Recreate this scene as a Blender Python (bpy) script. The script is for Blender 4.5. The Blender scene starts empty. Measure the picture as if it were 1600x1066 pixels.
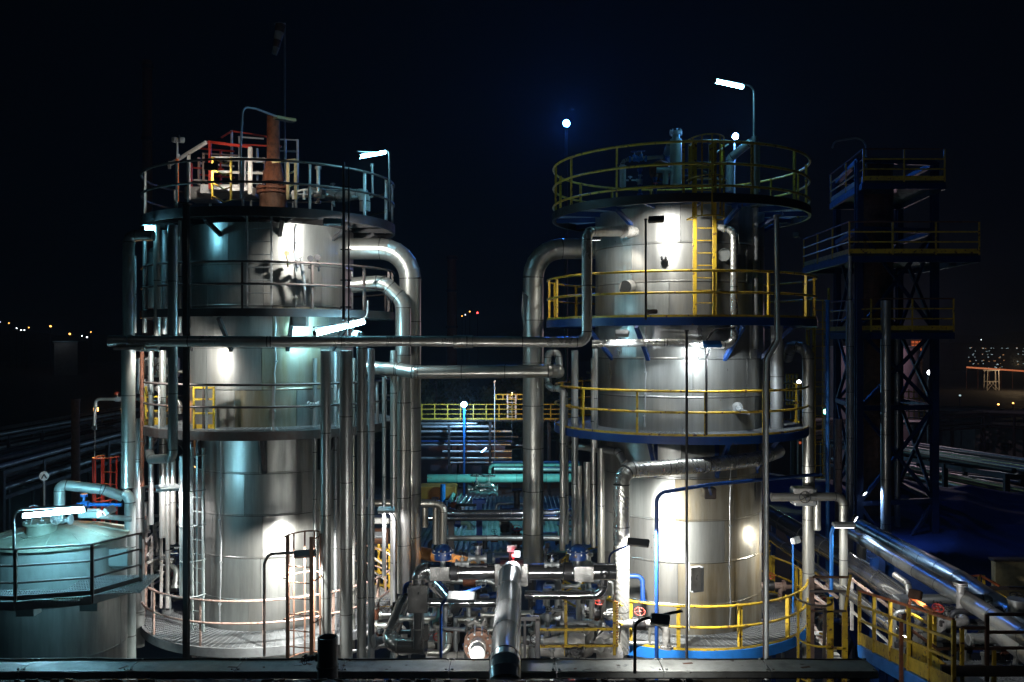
import bpy, bmesh, math, random
from mathutils import Vector, Matrix
random.seed(7)
R = math.radians
scene = bpy.context.scene
col = scene.collection

# ------------------------------------------------------------------ camera, world, moon, exposure
HC = 16.0            # eye height above the yard
FPX = 1400.0
HAZE = 0.0005
cam_d = bpy.data.cameras.new("camera"); cam = bpy.data.objects.new("camera", cam_d); col.objects.link(cam)
cam.location = (0, 0, HC); cam.rotation_euler = (R(90), 0, 0)
cam_d.sensor_width = 36; cam_d.lens = 36 * FPX / 1600; cam_d.clip_end = 6000; cam_d.clip_start = 0.1
scene.camera = cam
world = bpy.data.worlds.new("World"); scene.world = world; world.use_nodes = True
nt = world.node_tree; bg = nt.nodes['Background']
sky = nt.nodes.new('ShaderNodeTexSky'); sky.sky_type = 'NISHITA'; sky.sun_disc = False
sky.sun_elevation = R(-9); sky.sun_rotation = R(20)
night = nt.nodes.new('ShaderNodeMix'); night.data_type = 'RGBA'; night.blend_type = 'ADD'; night.inputs['Factor'].default_value = 1
scl = nt.nodes.new('ShaderNodeMix'); scl.data_type = 'RGBA'; scl.blend_type = 'MULTIPLY'; scl.inputs['Factor'].default_value = 1
scl.inputs['B'].default_value = (.02, .06, .12, 1); nt.links.new(sky.outputs[0], scl.inputs['A'])
nt.links.new(scl.outputs['Result'], night.inputs['A']); night.inputs['B'].default_value = (.0035, .009, .018, 1)
nt.links.new(night.outputs['Result'], bg.inputs['Color'])
bg.inputs['Strength'].default_value = 0.08
sun_d = bpy.data.lights.new("moonlight", 'SUN'); sun_d.energy = 0.006; sun_d.angle = R(0.6); sun_d.color = (0.75, 0.87, 1.0)
sun = bpy.data.objects.new("moonlight", sun_d); col.objects.link(sun); sun.rotation_euler = (R(52), 0, R(-18))
vs = scene.view_settings; vs.view_transform = 'Standard'; vs.look = 'None'; vs.exposure = 0.0; vs.gamma = 1
cy = scene.cycles; cy.use_denoising = True
try: cy.denoiser = 'OPENIMAGEDENOISE'
except Exception: pass
cy.max_bounces = 7; cy.diffuse_bounces = 3; cy.glossy_bounces = 5; cy.sample_clamp_indirect = 4.0
cy.caustics_reflective = False; cy.caustics_refractive = False

# ------------------------------------------------------------------ materials
MATS = {}
def mat(name, base, metal=0.0, rough=0.5, dirt=None, dirt_amt=0.35, scale=3.0, zs=1.0, bump=0.0, bscale=8.0, bz=1.0,
        rvar=0.12, streak=0.0, edge=None, edge_amt=0.0, aniso=0.0, space='Object', spec=0.5):
    m = bpy.data.materials.new(name); m.use_nodes = True
    t = m.node_tree; N = t.nodes; L = t.links; b = N['Principled BSDF']
    tc = N.new('ShaderNodeNewGeometry') if space == 'World' else N.new('ShaderNodeTexCoord')
    out = tc.outputs['Position'] if space == 'World' else tc.outputs['Object']
    mp = N.new('ShaderNodeMapping'); L.new(out, mp.inputs['Vector']); mp.inputs['Scale'].default_value = (1, 1, zs)
    n1 = N.new('ShaderNodeTexNoise'); n1.inputs['Scale'].default_value = scale; n1.inputs['Detail'].default_value = 6; n1.inputs['Roughness'].default_value = .62
    L.new(mp.outputs[0], n1.inputs['Vector'])
    mx = N.new('ShaderNodeMix'); mx.data_type = 'RGBA'
    mx.inputs['A'].default_value = (*base, 1)
    d = dirt or tuple(c * .45 for c in base)
    mx.inputs['B'].default_value = (*d, 1)
    rp = N.new('ShaderNodeMapRange'); rp.inputs['From Min'].default_value = .42; rp.inputs['From Max'].default_value = .72
    rp.inputs['To Max'].default_value = dirt_amt
    L.new(n1.outputs['Fac'], rp.inputs['Value']); L.new(rp.outputs[0], mx.inputs['Factor'])
    last = mx.outputs['Result']
    if streak:
        ms = N.new('ShaderNodeMapping'); ms.inputs['Scale'].default_value = (1, 1, .045); L.new(out, ms.inputs['Vector'])
        ns_ = N.new('ShaderNodeTexNoise'); ns_.inputs['Scale'].default_value = 4.2; ns_.inputs['Detail'].default_value = 7; ns_.inputs['Roughness'].default_value = .7
        L.new(ms.outputs[0], ns_.inputs['Vector'])
        rs = N.new('ShaderNodeMapRange'); rs.inputs['From Min'].default_value = .35; rs.inputs['From Max'].default_value = .65; rs.inputs['To Min'].default_value = 1-streak; rs.inputs['To Max'].default_value = 1.04
        L.new(ns_.outputs['Fac'], rs.inputs['Value'])
        m5 = N.new('ShaderNodeMix'); m5.data_type = 'RGBA'; m5.blend_type = 'MULTIPLY'; m5.inputs['Factor'].default_value = 1
        L.new(last, m5.inputs['A']); L.new(rs.outputs[0], m5.inputs['B']); last = m5.outputs['Result']
    oi = N.new('ShaderNodeObjectInfo')
    vr = N.new('ShaderNodeMapRange'); vr.inputs['To Min'].default_value = .8; vr.inputs['To Max'].default_value = 1.08
    L.new(oi.outputs['Random'], vr.inputs['Value'])
    mu = N.new('ShaderNodeMix'); mu.data_type = 'RGBA'; mu.blend_type = 'MULTIPLY'; mu.inputs['Factor'].default_value = 1
    L.new(last, mu.inputs['A']); L.new(vr.outputs[0], mu.inputs['B']); last = mu.outputs['Result']
    if edge:
        n3 = N.new('ShaderNodeTexNoise'); n3.inputs['Scale'].default_value = scale * 2.3; n3.inputs['Detail'].default_value = 8
        L.new(out, n3.inputs['Vector'])
        r3 = N.new('ShaderNodeMapRange'); r3.inputs['From Min'].default_value = .60 - edge_amt; r3.inputs['From Max'].default_value = .64 - edge_amt
        L.new(n3.outputs['Fac'], r3.inputs['Value'])
        m3 = N.new('ShaderNodeMix'); m3.data_type = 'RGBA'; m3.inputs['B'].default_value = (*edge, 1)
        L.new(r3.outputs[0], m3.inputs['Factor']); L.new(last, m3.inputs['A']); last = m3.outputs['Result']
    L.new(last, b.inputs['Base Color'])
    b.inputs['Metallic'].default_value = metal
    b.inputs['Specular IOR Level'].default_value = spec
    rr = N.new('ShaderNodeMapRange'); rr.inputs['From Min'].default_value = .3; rr.inputs['From Max'].default_value = .7
    rr.inputs['To Min'].default_value = max(.03, rough - rvar); rr.inputs['To Max'].default_value = min(1, rough + rvar)
    L.new(n1.outputs['Fac'], rr.inputs['Value']); L.new(rr.outputs[0], b.inputs['Roughness'])
    if aniso: b.inputs['Anisotropic'].default_value = aniso
    if bump:
        n2 = N.new('ShaderNodeTexNoise'); n2.inputs['Scale'].default_value = bscale; n2.inputs['Detail'].default_value = 3
        mp2 = N.new('ShaderNodeMapping'); mp2.inputs['Scale'].default_value = (1, 1, bz); L.new(out, mp2.inputs['Vector'])
        L.new(mp2.outputs[0], n2.inputs['Vector'])
        bp = N.new('ShaderNodeBump'); bp.inputs['Strength'].default_value = bump; bp.inputs['Distance'].default_value = .02
        L.new(n2.outputs['Fac'], bp.inputs['Height']); L.new(bp.outputs[0], b.inputs['Normal'])
    MATS[name] = m; return m
def emit(name, color, strength):
    m = bpy.data.materials.new(name); m.use_nodes = True
    N = m.node_tree.nodes; b = N['Principled BSDF']
    b.inputs['Base Color'].default_value = (.6, .6, .6, 1)
    b.inputs['Emission Color'].default_value = (*color, 1); b.inputs['Emission Strength'].default_value = strength
    MATS[name] = m; return m

# tower skin: brushed stainless with streaks, runs and a warm weathering on some sheets
mat('tower_steel', (.60, .60, .575), .85, .36, (.33, .30, .24), .55, 2.2, .22, .10, 1.3, .35, .10, streak=.26, space='World')
mat('tower_stained', (.52, .48, .39), .78, .38, (.30, .21, .08), .9, 2.6, .16, .10, 1.3, .35, .12, streak=.26, space='World')
mat('tower_aged', (.52, .53, .505), .8, .40, (.22, .23, .21), .7, 2.4, .2, .12, 1.6, .3, .1, streak=.26, space='World')
mat('pipe_steel', (.56, .56, .52), .8, .34, (.26, .235, .18), .7, 2.2, .35, .02, 2.4, .4, .05, space='World')
mat('pipe_grey', (.40, .42, .41), .7, .38, (.17, .165, .14), .7, 2.6, .3, .02, 3, .6, .06, space='World')
mat('chrome', (.80, .80, .81), .96, .13, (.5, .49, .46), .35, 3, 1, .05, 5, 1, .06, space='World')
mat('chrome_box', (.74, .73, .71), .95, .15, (.45, .43, .4), .35, 3, 1, .07, 5, 1, .06, space='World')
mat('galvanised', (.44, .46, .47), .6, .48, (.22, .22, .22), .5, 6, space='World')
mat('teal_pipe', (.16, .42, .40), 0, .5, (.2, .1, .05), .5, 2.5, edge=(.22, .09, .04), edge_amt=-.05, space='World')
mat('seam', (.12, .12, .11), .5, .5, space='World')
mat('yellow_dimmed', (.30, .19, .03), 0, .55, (.12, .07, .03), .6, 5, space='World')  # yellow darkened to stand in for dimly lit rails; unused
mat('blue_dimmed', (.004, .018, .085), 0, .5, (.01, .012, .02), .5, 3, space='World')  # blue paint darkened to stand in for the frame's dim light
mat('polished', (.84, .85, .87), .6, .2, (.5, .49, .46), .35, 2, .4, .03, 3, .6, .05, space='World')
mat('pipe_bright', (.68, .67, .63), .6, .34, (.36, .34, .28), .6, 3, .4, space='World')
mat('yellow', (.62, .41, .03), 0, .45, (.25, .15, .03), .75, 5, edge=(.12, .05, .03), edge_amt=0.0, space='World')
mat('blue', (.007, .045, .20), 0, .42, (.01, .03, .1), .5, 4, edge=(.09, .05, .04), edge_amt=-.08, space='World')
mat('blue_bright', (.02, .17, .55), 0, .4, (.01, .06, .2), .4, 4, space='World')
mat('black_steel', (.035, .036, .04), .3, .5, (.06, .035, .02), .4, 6, space='World')
mat('dark_rail', (.10, .085, .08), .2, .5, (.09, .04, .025), .6, 7, space='World')
mat('white_paint', (.66, .64, .61), 0, .45, (.3, .22, .17), .5, 6, edge=(.2, .08, .04), edge_amt=-.06, space='World')
mat('pink_paint', (.42, .30, .25), 0, .5, (.2, .09, .06), .6, 6, edge=(.16, .06, .04), edge_amt=-.03, space='World')
mat('red_paint', (.55, .05, .03), 0, .45, (.2, .03, .02), .5, 6, space='World')
mat('orange_paint', (.60, .12, .02), 0, .45, (.2, .05, .02), .5, 6, space='World')
mat('rust', (.19, .06, .025), .1, .7, (.045, .018, .012), 1.0, 6, 1, .5, 22, space='World')
mat('rust_brown', (.15, .07, .04), .1, .7, (.06, .03, .02), .9, 6, 1, .4, 22, space='World')
mat('cream', (.55, .43, .22), 0, .5, (.25, .16, .06), .6, 6, space='World')
mat('beam_grey', (.45, .46, .44), .15, .55, (.12, .115, .10), .7, 2.4, 1, .2, 10, space='World', edge=(.09, .07, .055), edge_amt=-.08)
mat('concrete', (.28, .27, .25), 0, .85, (.14, .13, .12), .7, .8, 1, .4, 12, space='World')
mat('asphalt', (.035, .034, .034), 0, .8, (.06, .055, .05), .6, .25, 1, .3, 5, space='World')
mat('tarp', (.008, .025, .13), 0, .6, (.008, .015, .07), .5, 1.3, 1, .5, 1.6, space='World')
mat('sheet_roof', (.16, .24, .25), .3, .5, (.08, .1, .1), .6, 1.2, space='World')
mat('mauve_wall', (.17, .13, .17), 0, .8, (.09, .07, .09), .6, .4, space='World')
mat('tank_teal', (.40, .47, .46), .5, .45, (.2, .22, .2), .6, 2, .4, .12, 2, space='World')
mat('tank_roof', (.34, .40, .33), .35, .55, (.14, .16, .12), .9, 1.6, 1, .25, 6, space='World')
mat('foliage', (.05, .07, .025), 0, .7, (.02, .03, .012), .8, .6, space='World')
mat('bark', (.06, .045, .03), 0, .8, (.03, .02, .015), .7, 3, space='World')
mat('insulation', (.45, .43, .40), .05, .8, (.22, .2, .17), .7, 5, 1, .8, 14, space='World')
mat('foil', (.55, .53, .50), .5, .35, (.25, .23, .2), .7, 5, 1, 1.0, 11, space='World')
mat('orange_pipe', (.5, .2, .04), 0, .55, (.3, .1, .03), .6, 4, space='World')
mat('purple_tank', (.33, .27, .30), .1, .6, (.2, .15, .17), .6, .5, space='World')
mat('rubber', (.02, .02, .02), 0, .6)
sp_ = mat('spiral_steel', (.68, .67, .63), .75, .30, (.36, .34, .28), .6, 3, .4, space='World')
_t = sp_.node_tree; _w = _t.nodes.new('ShaderNodeTexWave'); _w.wave_type = 'BANDS'; _w.bands_direction = 'DIAGONAL'; _w.inputs['Scale'].default_value = 5.5; _w.inputs['Distortion'].default_value = .2
_g = _t.nodes.new('ShaderNodeNewGeometry'); _t.links.new(_g.outputs['Position'], _w.inputs['Vector'])
_b = _t.nodes.new('ShaderNodeBump'); _b.inputs['Strength'].default_value = .3; _b.inputs['Distance'].default_value = .012
_t.links.new(_w.outputs['Fac'], _b.inputs['Height']); _t.links.new(_b.outputs[0], _t.nodes['Principled BSDF'].inputs['Normal'])
emit('tube_cyan', (.34, .80, 1.0), 190)
emit('tube_roof', (.24, .74, 1.0), 80)
emit('tube_white', (.95, .95, 1.0), 12)
emit('flood_blue', (.03, .20, 1.0), 2600)
emit('flood_roof', (.07, .30, 1.0), 1800)
emit('flood_rim', (.01, .09, .75), 1.0)
emit('flood_far', (.30, .62, 1.0), 30)
emit('town_white', (.85, .95, 1.0), 6)
emit('town_amber', (1.0, .42, .10), 6)
emit('town_orange', (1.0, .16, .03), .4)
emit('town_dim', (.7, .95, 1.0), .7)
emit('town_dim_amber', (1, .5, .2), .7)
emit('tube_tank', (.34, .80, 1.0), 330)
emit('led_red', (1.0, .05, .05), 12)
emit('glow_green', (.25, 1.0, .75), 14)

# ------------------------------------------------------------------ basic builders
WM = {}
def link(name, mesh, M, parent=None, m=None):
    o = bpy.data.objects.new(name, mesh); col.objects.link(o)
    if m is not None and len(mesh.materials) == 0: mesh.materials.append(MATS[m])
    WM[o] = M.copy()
    if parent is not None:
        o.parent = parent; o.matrix_parent_inverse = WM[parent].inverted()
    o.matrix_basis = M
    return o
def thing(name, label, cat, loc=(0, 0, 0), group=None, kind=None):
    o = bpy.data.objects.new(name, None); col.objects.link(o)
    M = Matrix.Translation(loc); o.matrix_basis = M; WM[o] = M; o.empty_display_size = .3
    tag(o, label, cat, group, kind); return o
def tag(o, label=None, cat=None, group=None, kind=None):
    if label: o['label'] = label
    if cat: o['category'] = cat
    if group: o['group'] = group
    if kind: o['kind'] = kind
    return o
def P(px, py, d):
    return Vector(((px - 800) / FPX * d, d, HC - (py - 533) / FPX * d))
def U(px, d): return px / FPX * d
def mk(name, verts, faces, m=None, smooth=None):
    me = bpy.data.meshes.new(name); me.from_pydata([tuple(v) for v in verts], [], faces); me.update()
    bm = bmesh.new(); bm.from_mesh(me); bmesh.ops.recalc_face_normals(bm, faces=bm.faces); bm.to_mesh(me); bm.free()
    if smooth is not None:
        me.shade_smooth(); me.set_sharp_from_angle(angle=R(smooth))
    if m: me.materials.append(MATS[m])
    return me
CACHE = {}
def unit_cyl(m, n=12):
    k = ('c', m, n)
    if k not in CACHE:
        v = []; f = []
        for z in (0, 1):
            for i in range(n):
                a = 2 * math.pi * i / n; v.append((math.cos(a), math.sin(a), z))
        for i in range(n):
            j = (i + 1) % n; f.append((i, j, n + j, n + i))
        f.append(tuple(range(n - 1, -1, -1))); f.append(tuple(range(n, 2 * n)))
        CACHE[k] = mk('rod', v, f, m, 40)
    return CACHE[k]
def align(p, q):
    d = (q - p); L = d.length or 1e-6
    z = d / L; up = Vector((0, 0, 1)) if abs(z.z) < .95 else Vector((0, 1, 0))
    x = up.cross(z).normalized(); y = z.cross(x)
    Mx = Matrix((x, y, z)).transposed().to_4x4(); Mx.translation = p
    return Mx, L
def rod(name, p, q, r, m, parent=None, n=10):
    p = Vector(p); q = Vector(q); Mx, L = align(p, q)
    return link(name, unit_cyl(m, n), Mx @ Matrix.Diagonal((r, r, L, 1)), parent)
def box_mesh(sx, sy, sz, m, bev=.008):
    k = ('b', round(sx, 3), round(sy, 3), round(sz, 3), m, bev)
    if k not in CACHE:
        bm = bmesh.new(); bmesh.ops.create_cube(bm, size=1)
        for v in bm.verts: v.co = Vector((v.co.x * sx, v.co.y * sy, v.co.z * sz))
        if bev and min(sx, sy, sz) > bev * 3:
            bmesh.ops.bevel(bm, geom=bm.edges[:], offset=bev, segments=1, affect='EDGES')
        me = bpy.data.meshes.new('box'); bm.to_mesh(me); bm.free(); me.materials.append(MATS[m]); CACHE[k] = me
    return CACHE[k]
def box(name, c, s, m, parent=None, rot=None, bev=.008):
    Mx = Matrix.Translation(c)
    if rot is not None: Mx = Mx @ (rot if isinstance(rot, Matrix) else Matrix.Rotation(rot, 4, 'Z'))
    return link(name, box_mesh(*s, m, bev), Mx, parent)
def beam(name, p, q, w, h, m, parent=None, roll=0):
    """rectangular bar between two points"""
    p = Vector(p); q = Vector(q); Mx, L = align(p, q)
    Mx = Mx @ Matrix.Rotation(roll, 4, 'Z') @ Matrix.Translation((0, 0, L / 2))
    return link(name, box_mesh(w, h, L, m, min(w, h) * .08), Mx, parent)
def ibeam_mesh(w, h, t, L, m):
    k = ('i', w, h, t, round(L, 3), m)
    if k in CACHE: return CACHE[k]
    a = [(-w/2, -h/2), (w/2, -h/2), (w/2, -h/2+t), (t/2, -h/2+t), (t/2, h/2-t), (w/2, h/2-t), (w/2, h/2), (-w/2, h/2), (-w/2, h/2-t), (-t/2, h/2-t), (-t/2, -h/2+t), (-w/2, -h/2+t)]
    n = len(a); v = [(x, y, 0) for x, y in a] + [(x, y, L) for x, y in a]
    f = [(i, (i+1) % n, n+(i+1) % n, n+i) for i in range(n)]
    f += [tuple(range(n-1, -1, -1)), tuple(range(n, 2*n))]
    CACHE[k] = mk('i_section', v, f, m); return CACHE[k]
def ibeam(name, p, q, w, h, m, parent=None, roll=0, t=None):
    p = Vector(p); q = Vector(q); Mx, L = align(p, q)
    return link(name, ibeam_mesh(w, h, t or w * .12, L, m), Mx @ Matrix.Rotation(roll, 4, 'Z'), parent)
def frames(pts):
    """parallel transport frames"""
    T = []
    for i in range(len(pts)):
        a = pts[max(0, i-1)]; b = pts[min(len(pts)-1, i+1)]
        T.append((b - a).normalized())
    up = Vector((0, 0, 1)) if abs(T[0].z) < .9 else Vector((1, 0, 0))
    x = up.cross(T[0]).normalized(); F = []
    for t in T:
        x = (x - t * x.dot(t)).normalized(); F.append((x, t.cross(x), t))
    return F
def tube_geo(pts, r, n=10, v=None, f=None, cap=True):
    v = [] if v is None else v; f = [] if f is None else f
    F = frames(pts)
    b0 = len(v)
    for i, p in enumerate(pts):
        rr = r[i] if isinstance(r, (list, tuple)) else r
        x, y, _ = F[i]
        for k in range(n):
            a = 2 * math.pi * k / n; v.append(p + x * math.cos(a) * rr + y * math.sin(a) * rr)
    for i in range(len(pts)-1):
        for k in range(n):
            j = (k+1) % n; a = b0 + i*n
            f.append((a+k, a+j, a+n+j, a+n+k))
    if cap:
        f.append(tuple(b0+k for k in range(n-1, -1, -1))); f.append(tuple(b0+(len(pts)-1)*n+k for k in range(n)))
    return v, f
def fillet(pts, br, steps=6):
    out = [pts[0]]
    for i in range(1, len(pts)-1):
        a, b, c = pts[i-1], pts[i], pts[i+1]
        u = (a-b); w = (c-b); lu = u.length; lw = w.length; u.normalize(); w.normalize()
        ang = u.angle(w)
        if ang > math.pi - .02: out.append(b); continue
        t = min(br / math.tan(ang/2), lu*.48, lw*.48); rr = t * math.tan(ang/2)
        cen = b + (u+w).normalized() * (rr / math.sin(ang/2))
        s = b + u*t - cen; e = b + w*t - cen; tot = s.angle(e); axis = s.cross(e).normalized()
        for k in range(steps+1):
            out.append(cen + Matrix.Rotation(tot*k/steps, 3, axis) @ s)
    out.append(pts[-1]); return out
def tube(name, pts, r, m, parent=None, n=8, br=None, steps=6):
    pts = [Vector(p) for p in pts]
    if len(pts) > 2: pts = fillet(pts, br or r*3.5, steps)
    o = pts[0].copy(); v, f = tube_geo([p - o for p in pts], r, n)
    return link(name, mk(name, v, f, m, 50), Matrix.Translation(o), parent)
def elbow_mesh(pts, r, n, m):
    """mitred gores, one ring pair per gore, with a small standing bead at every joint"""
    v = []; f = []; F = frames(pts)
    for i in range(len(pts)-1):
        b = len(v)
        for q, rr in ((i, 1.0), (i+1, 1.0)):
            x, y, _ = F[q]
            for k in range(n):
                a = 2*math.pi*k/n; v.append(pts[q] + (x*math.cos(a) + y*math.sin(a))*r*rr)
        for k in range(n):
            j = (k+1) % n; f.append((b+k, b+j, b+n+j, b+n+k))
        if i:
            x, y, t = F[i]; b = len(v)
            for off, rr in ((-.012, 1.0), (-.007, 1.022), (.007, 1.022), (.012, 1.0)):
                for k in range(n):
                    a = 2*math.pi*k/n; v.append(pts[i] + t*off + (x*math.cos(a) + y*math.sin(a))*r*rr)
            for s in range(3):
                for k in range(n):
                    j = (k+1) % n; f.append((b+s*n+k, b+s*n+j, b+(s+1)*n+j, b+(s+1)*n+k))
    return mk('elbow', v, f, m, 30)
def pipe(name, label, pts, r, m='pipe_steel', br=None, seg=1.1, group=None, cat='pipe', gores=5, n=22, bands=True, caps=False, raw=False):
    """an insulated pipe: clad sections, bands over the joints, mitred elbows"""
    pts = [Vector(p) if (raw or isinstance(p, Vector)) else P(*p) for p in pts]
    root = thing(name, label, cat, pts[0], group)
    br = br or r * 2.6
    cur = pts[0]; 
    def straight(a, b):
        L = (b-a).length
        if L < .02: return
        k = max(1, round(L / seg)); t = (b-a)/k
        for i in range(k):
            rr = r * (1 + random.uniform(-.012, .006))
            rod('cladding_section', a + t*i, a + t*(i+1), rr, m, root, n)
            if bands and (i > 0):
                u = t.normalized()
                rod('band', a + t*i - u*.011, a + t*i + u*.011, r*1.014, 'seam', root, n)
    for i in range(1, len(pts)-1):
        a, b, c = cur, pts[i], pts[i+1]
        u = (a-b); w = (c-b); lu = u.length; lw = w.length; u.normalize(); w.normalize()
        ang = u.angle(w)
        if ang > math.pi-.02: straight(cur, b); cur = b; continue
        t = min(br/math.tan(ang/2), lu*.9, lw*.49); rr = t*math.tan(ang/2)
        cen = b + (u+w).normalized()*(rr/math.sin(ang/2)); s = b+u*t-cen; e = b+w*t-cen
        tot = s.angle(e); axis = s.cross(e).normalized()
        g = max(2, round(gores * tot / (math.pi/2)))
        arc = [cen + Matrix.Rotation(tot*k/g, 3, axis) @ s for k in range(g+1)]
        straight(cur, arc[0])
        # flat ends so the rings meet the straights
        o = arc[0].copy(); link('elbow', elbow_mesh([q-o for q in arc], r, n, m), Matrix.Translation(o), root)
        if bands:
            rod('band', arc[0]-(-u)*.011, arc[0]+(-u)*.011, r*1.014, 'seam', root, n); rod('band', arc[-1]-w*.011, arc[-1]+w*.011, r*1.014, 'seam', root, n)
        cur = arc[-1]
    straight(cur, pts[-1])
    return root
def arcpt(cx, cy_, rad, a, z): return Vector((cx + rad*math.sin(a), cy_ - rad*math.cos(a), z))
def arc_tube(name, cx, cy_, rad, z, a0, a1, r, m, parent, n=8):
    k = max(4, int(abs(a1-a0)/R(5)))
    return tube_raw(name, [arcpt(cx, cy_, rad, a0+(a1-a0)*i/k, z) for i in range(k+1)], r, m, parent, n)
def tube_raw(name, pts, r, m, parent, n=8):
    o = Vector(pts[0]); v, f = tube_geo([Vector(p)-o for p in pts], r, n)
    return link(name, mk(name, v, f, m, 50), Matrix.Translation(o), parent)
def ring_geo(r0, r1, z0, z1, a0, a1, k):
    v = []; f = []
    for i in range(k+1):
        a = a0+(a1-a0)*i/k; s = math.sin(a); c = -math.cos(a)
        v += [(r0*s, r0*c, z0), (r1*s, r1*c, z0), (r1*s, r1*c, z1), (r0*s, r0*c, z1)]
    for i in range(k):
        b = i*4
        for q in range(4): f.append((b+q, b+(q+1) % 4, b+4+(q+1) % 4, b+4+q))
    f.append((0, 3, 2, 1)); b = k*4; f.append((b, b+1, b+2, b+3))
    return v, f
def ring(name, cx, cy_, r0, r1, z0, z1, a0, a1, m, parent):
    k = max(3, int(abs(a1-a0)/R(4)))
    v, f = ring_geo(r0, r1, 0, z1-z0, a0, a1, k)
    return link(name, mk(name, v, f, m, 30), Matrix.Translation((cx, cy_, z0)), parent)
def px_ang(cx, cy_, rad, px):
    """angle on the camera-side of a circle under a given photo column"""
    best = None
    for i in range(-900, 901):
        a = R(i/10)
        p = arcpt(cx, cy_, rad, a, 0); e = abs(800 + FPX*p.x/p.y - px)
        if best is None or e < best[0]: best = (e, a)
    return best[1]

# ------------------------------------------------------------------ assemblies
def grating(cx, cy_, r0, r1, z, a0, a1, m, parent, pitch=.045):
    v = []; f = []
    nr = int((r1-r0)/pitch); k = max(4, int((a1-a0)/R(4)))
    for i in range(nr+1):
        rr = r0+(r1-r0)*i/nr; b = len(v)
        for j in range(k+1):
            a = a0+(a1-a0)*j/k; s = math.sin(a); c = -math.cos(a)
            v += [((rr-.003)*s, (rr-.003)*c, 0), ((rr+.003)*s, (rr+.003)*c, 0), ((rr+.003)*s, (rr+.003)*c, .03), ((rr-.003)*s, (rr-.003)*c, .03)]
        for j in range(k):
            q = b+j*4
            f += [(q, q+1, q+5, q+4), (q+1, q+2, q+6, q+5), (q+2, q+3, q+7, q+6), (q+3, q, q+4, q+7)]
    nc = int((a1-a0)*((r0+r1)/2)/.13)
    for j in range(nc+1):
        a = a0+(a1-a0)*j/nc; s = math.sin(a); c = -math.cos(a); b = len(v); t = .004
        for rr in (r0, r1):
            v += [(rr*s-t*c, rr*c+t*s, .012), (rr*s+t*c, rr*c-t*s, .012), (rr*s+t*c, rr*c-t*s, .031), (rr*s-t*c, rr*c+t*s, .031)]
        f += [(b, b+1, b+5, b+4), (b+1, b+2, b+6, b+5), (b+2, b+3, b+7, b+6), (b+3, b, b+4, b+7)]
    me = bpy.data.meshes.new('grating'); me.from_pydata(v, [], f); me.materials.append(MATS[m])
    o = link('grating', me, Matrix.Translation((cx, cy_, z-.03)), parent); o['kind'] = 'stuff'; return o
def flat_grating(c, sx, sy, m, parent, rot=0, pitch=.05):
    v = []; f = []
    def bar(x0, x1, y0, y1, z0, z1):
        b = len(v)
        v.extend([(x0, y0, z0), (x1, y0, z0), (x1, y1, z0), (x0, y1, z0), (x0, y0, z1), (x1, y0, z1), (x1, y1, z1), (x0, y1, z1)])
        f.extend([(b, b+3, b+2, b+1), (b+4, b+5, b+6, b+7), (b, b+1, b+5, b+4), (b+1, b+2, b+6, b+5), (b+2, b+3, b+7, b+6), (b+3, b, b+4, b+7)])
    for i in range(int(sx/pitch)+1): x = -sx/2+i*pitch; bar(x-.003, x+.003, -sy/2, sy/2, -.03, 0)
    for i in range(int(sy/.12)+1): y = -sy/2+i*.12; bar(-sx/2, sx/2, y-.004, y+.004, -.016, .001)
    me = bpy.data.meshes.new('grating'); me.from_pydata(v, [], f); me.materials.append(MATS[m])
    o = link('grating', me, Matrix.Translation(c) @ Matrix.Rotation(rot, 4, 'Z'), parent); o['kind'] = 'stuff'; return o
def platform(label, cx, cy_, r_in, r_out, z, a0, a1, posts, mr, mp, mb, mt, rails=(1.1, .62), rail_r=.024, toe=.14, band=.18, brackets=(), name='ring_platform', gm='galvanised', bm_='blue', post_w=.05, group=None, mtop=None, solid=False):
    root = thing(name, label, 'platform', (cx, cy_, z), group)
    grating(cx, cy_, r_in, r_out-.03, z, a0, a1, gm, root)
    if solid: ring('floor_plate', cx, cy_, r_in, r_out-.03, z-.045, z-.036, a0, a1, bm_, root)
    ring('rim_beam', cx, cy_, r_out-.03, r_out+.03, z-band, z-.005, a0, a1, mb, root)
    ring('inner_rim', cx, cy_, r_in-.01, r_in+.03, z-band*.6, z-.033, a0, a1, mb, root)
    if toe: ring('toe_board', cx, cy_, r_out+.004, r_out+.012, z-.0, z+toe, a0, a1, mt, root)
    for i, h in enumerate(rails):
        arc_tube('top_rail' if i == 0 else 'mid_rail', cx, cy_, r_out-.0, z+h, a0, a1, rail_r, mtop if (mtop and i == 0) else mr, root)
    for a in posts:
        M_ = Matrix.Translation(arcpt(cx, cy_, r_out-.02, a, z+rails[0]/2-.03)) @ Matrix.Rotation(a, 4, 'Z')
        link('post', box_mesh(post_w, .012, rails[0]+.1, mp, 0), M_, root)
        M_ = Matrix.Translation(arcpt(cx, cy_, r_out-.045, a, z+rails[0]/2-.03)) @ Matrix.Rotation(a, 4, 'Z') @ Matrix.Translation((-post_w/2+.006, 0, 0))
        link('post_flange', box_mesh(.012, post_w, rails[0]+.1, mp, 0), M_, root)
    na = int((a1-a0)/R(24))
    for i in range(na+1):
        a = a0+(a1-a0)*i/na
        beam('joist', arcpt(cx, cy_, r_in, a, z-.10), arcpt(cx, cy_, r_out-.03, a, z-.10), .05, .12, bm_, root)
    for a in brackets:
        p = arcpt(cx, cy_, r_in-.12, a, z-1.0); q = arcpt(cx, cy_, r_out-.5, a, z-.2); s = arcpt(cx, cy_, r_in-.12, a, z-.15)
        b = beam('bracket', p, q, .09, .09, bm_, root)
        beam('bracket_upright', p-Vector((0, 0, .08)), s, .12, .07, bm_, root)
    return root
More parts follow.
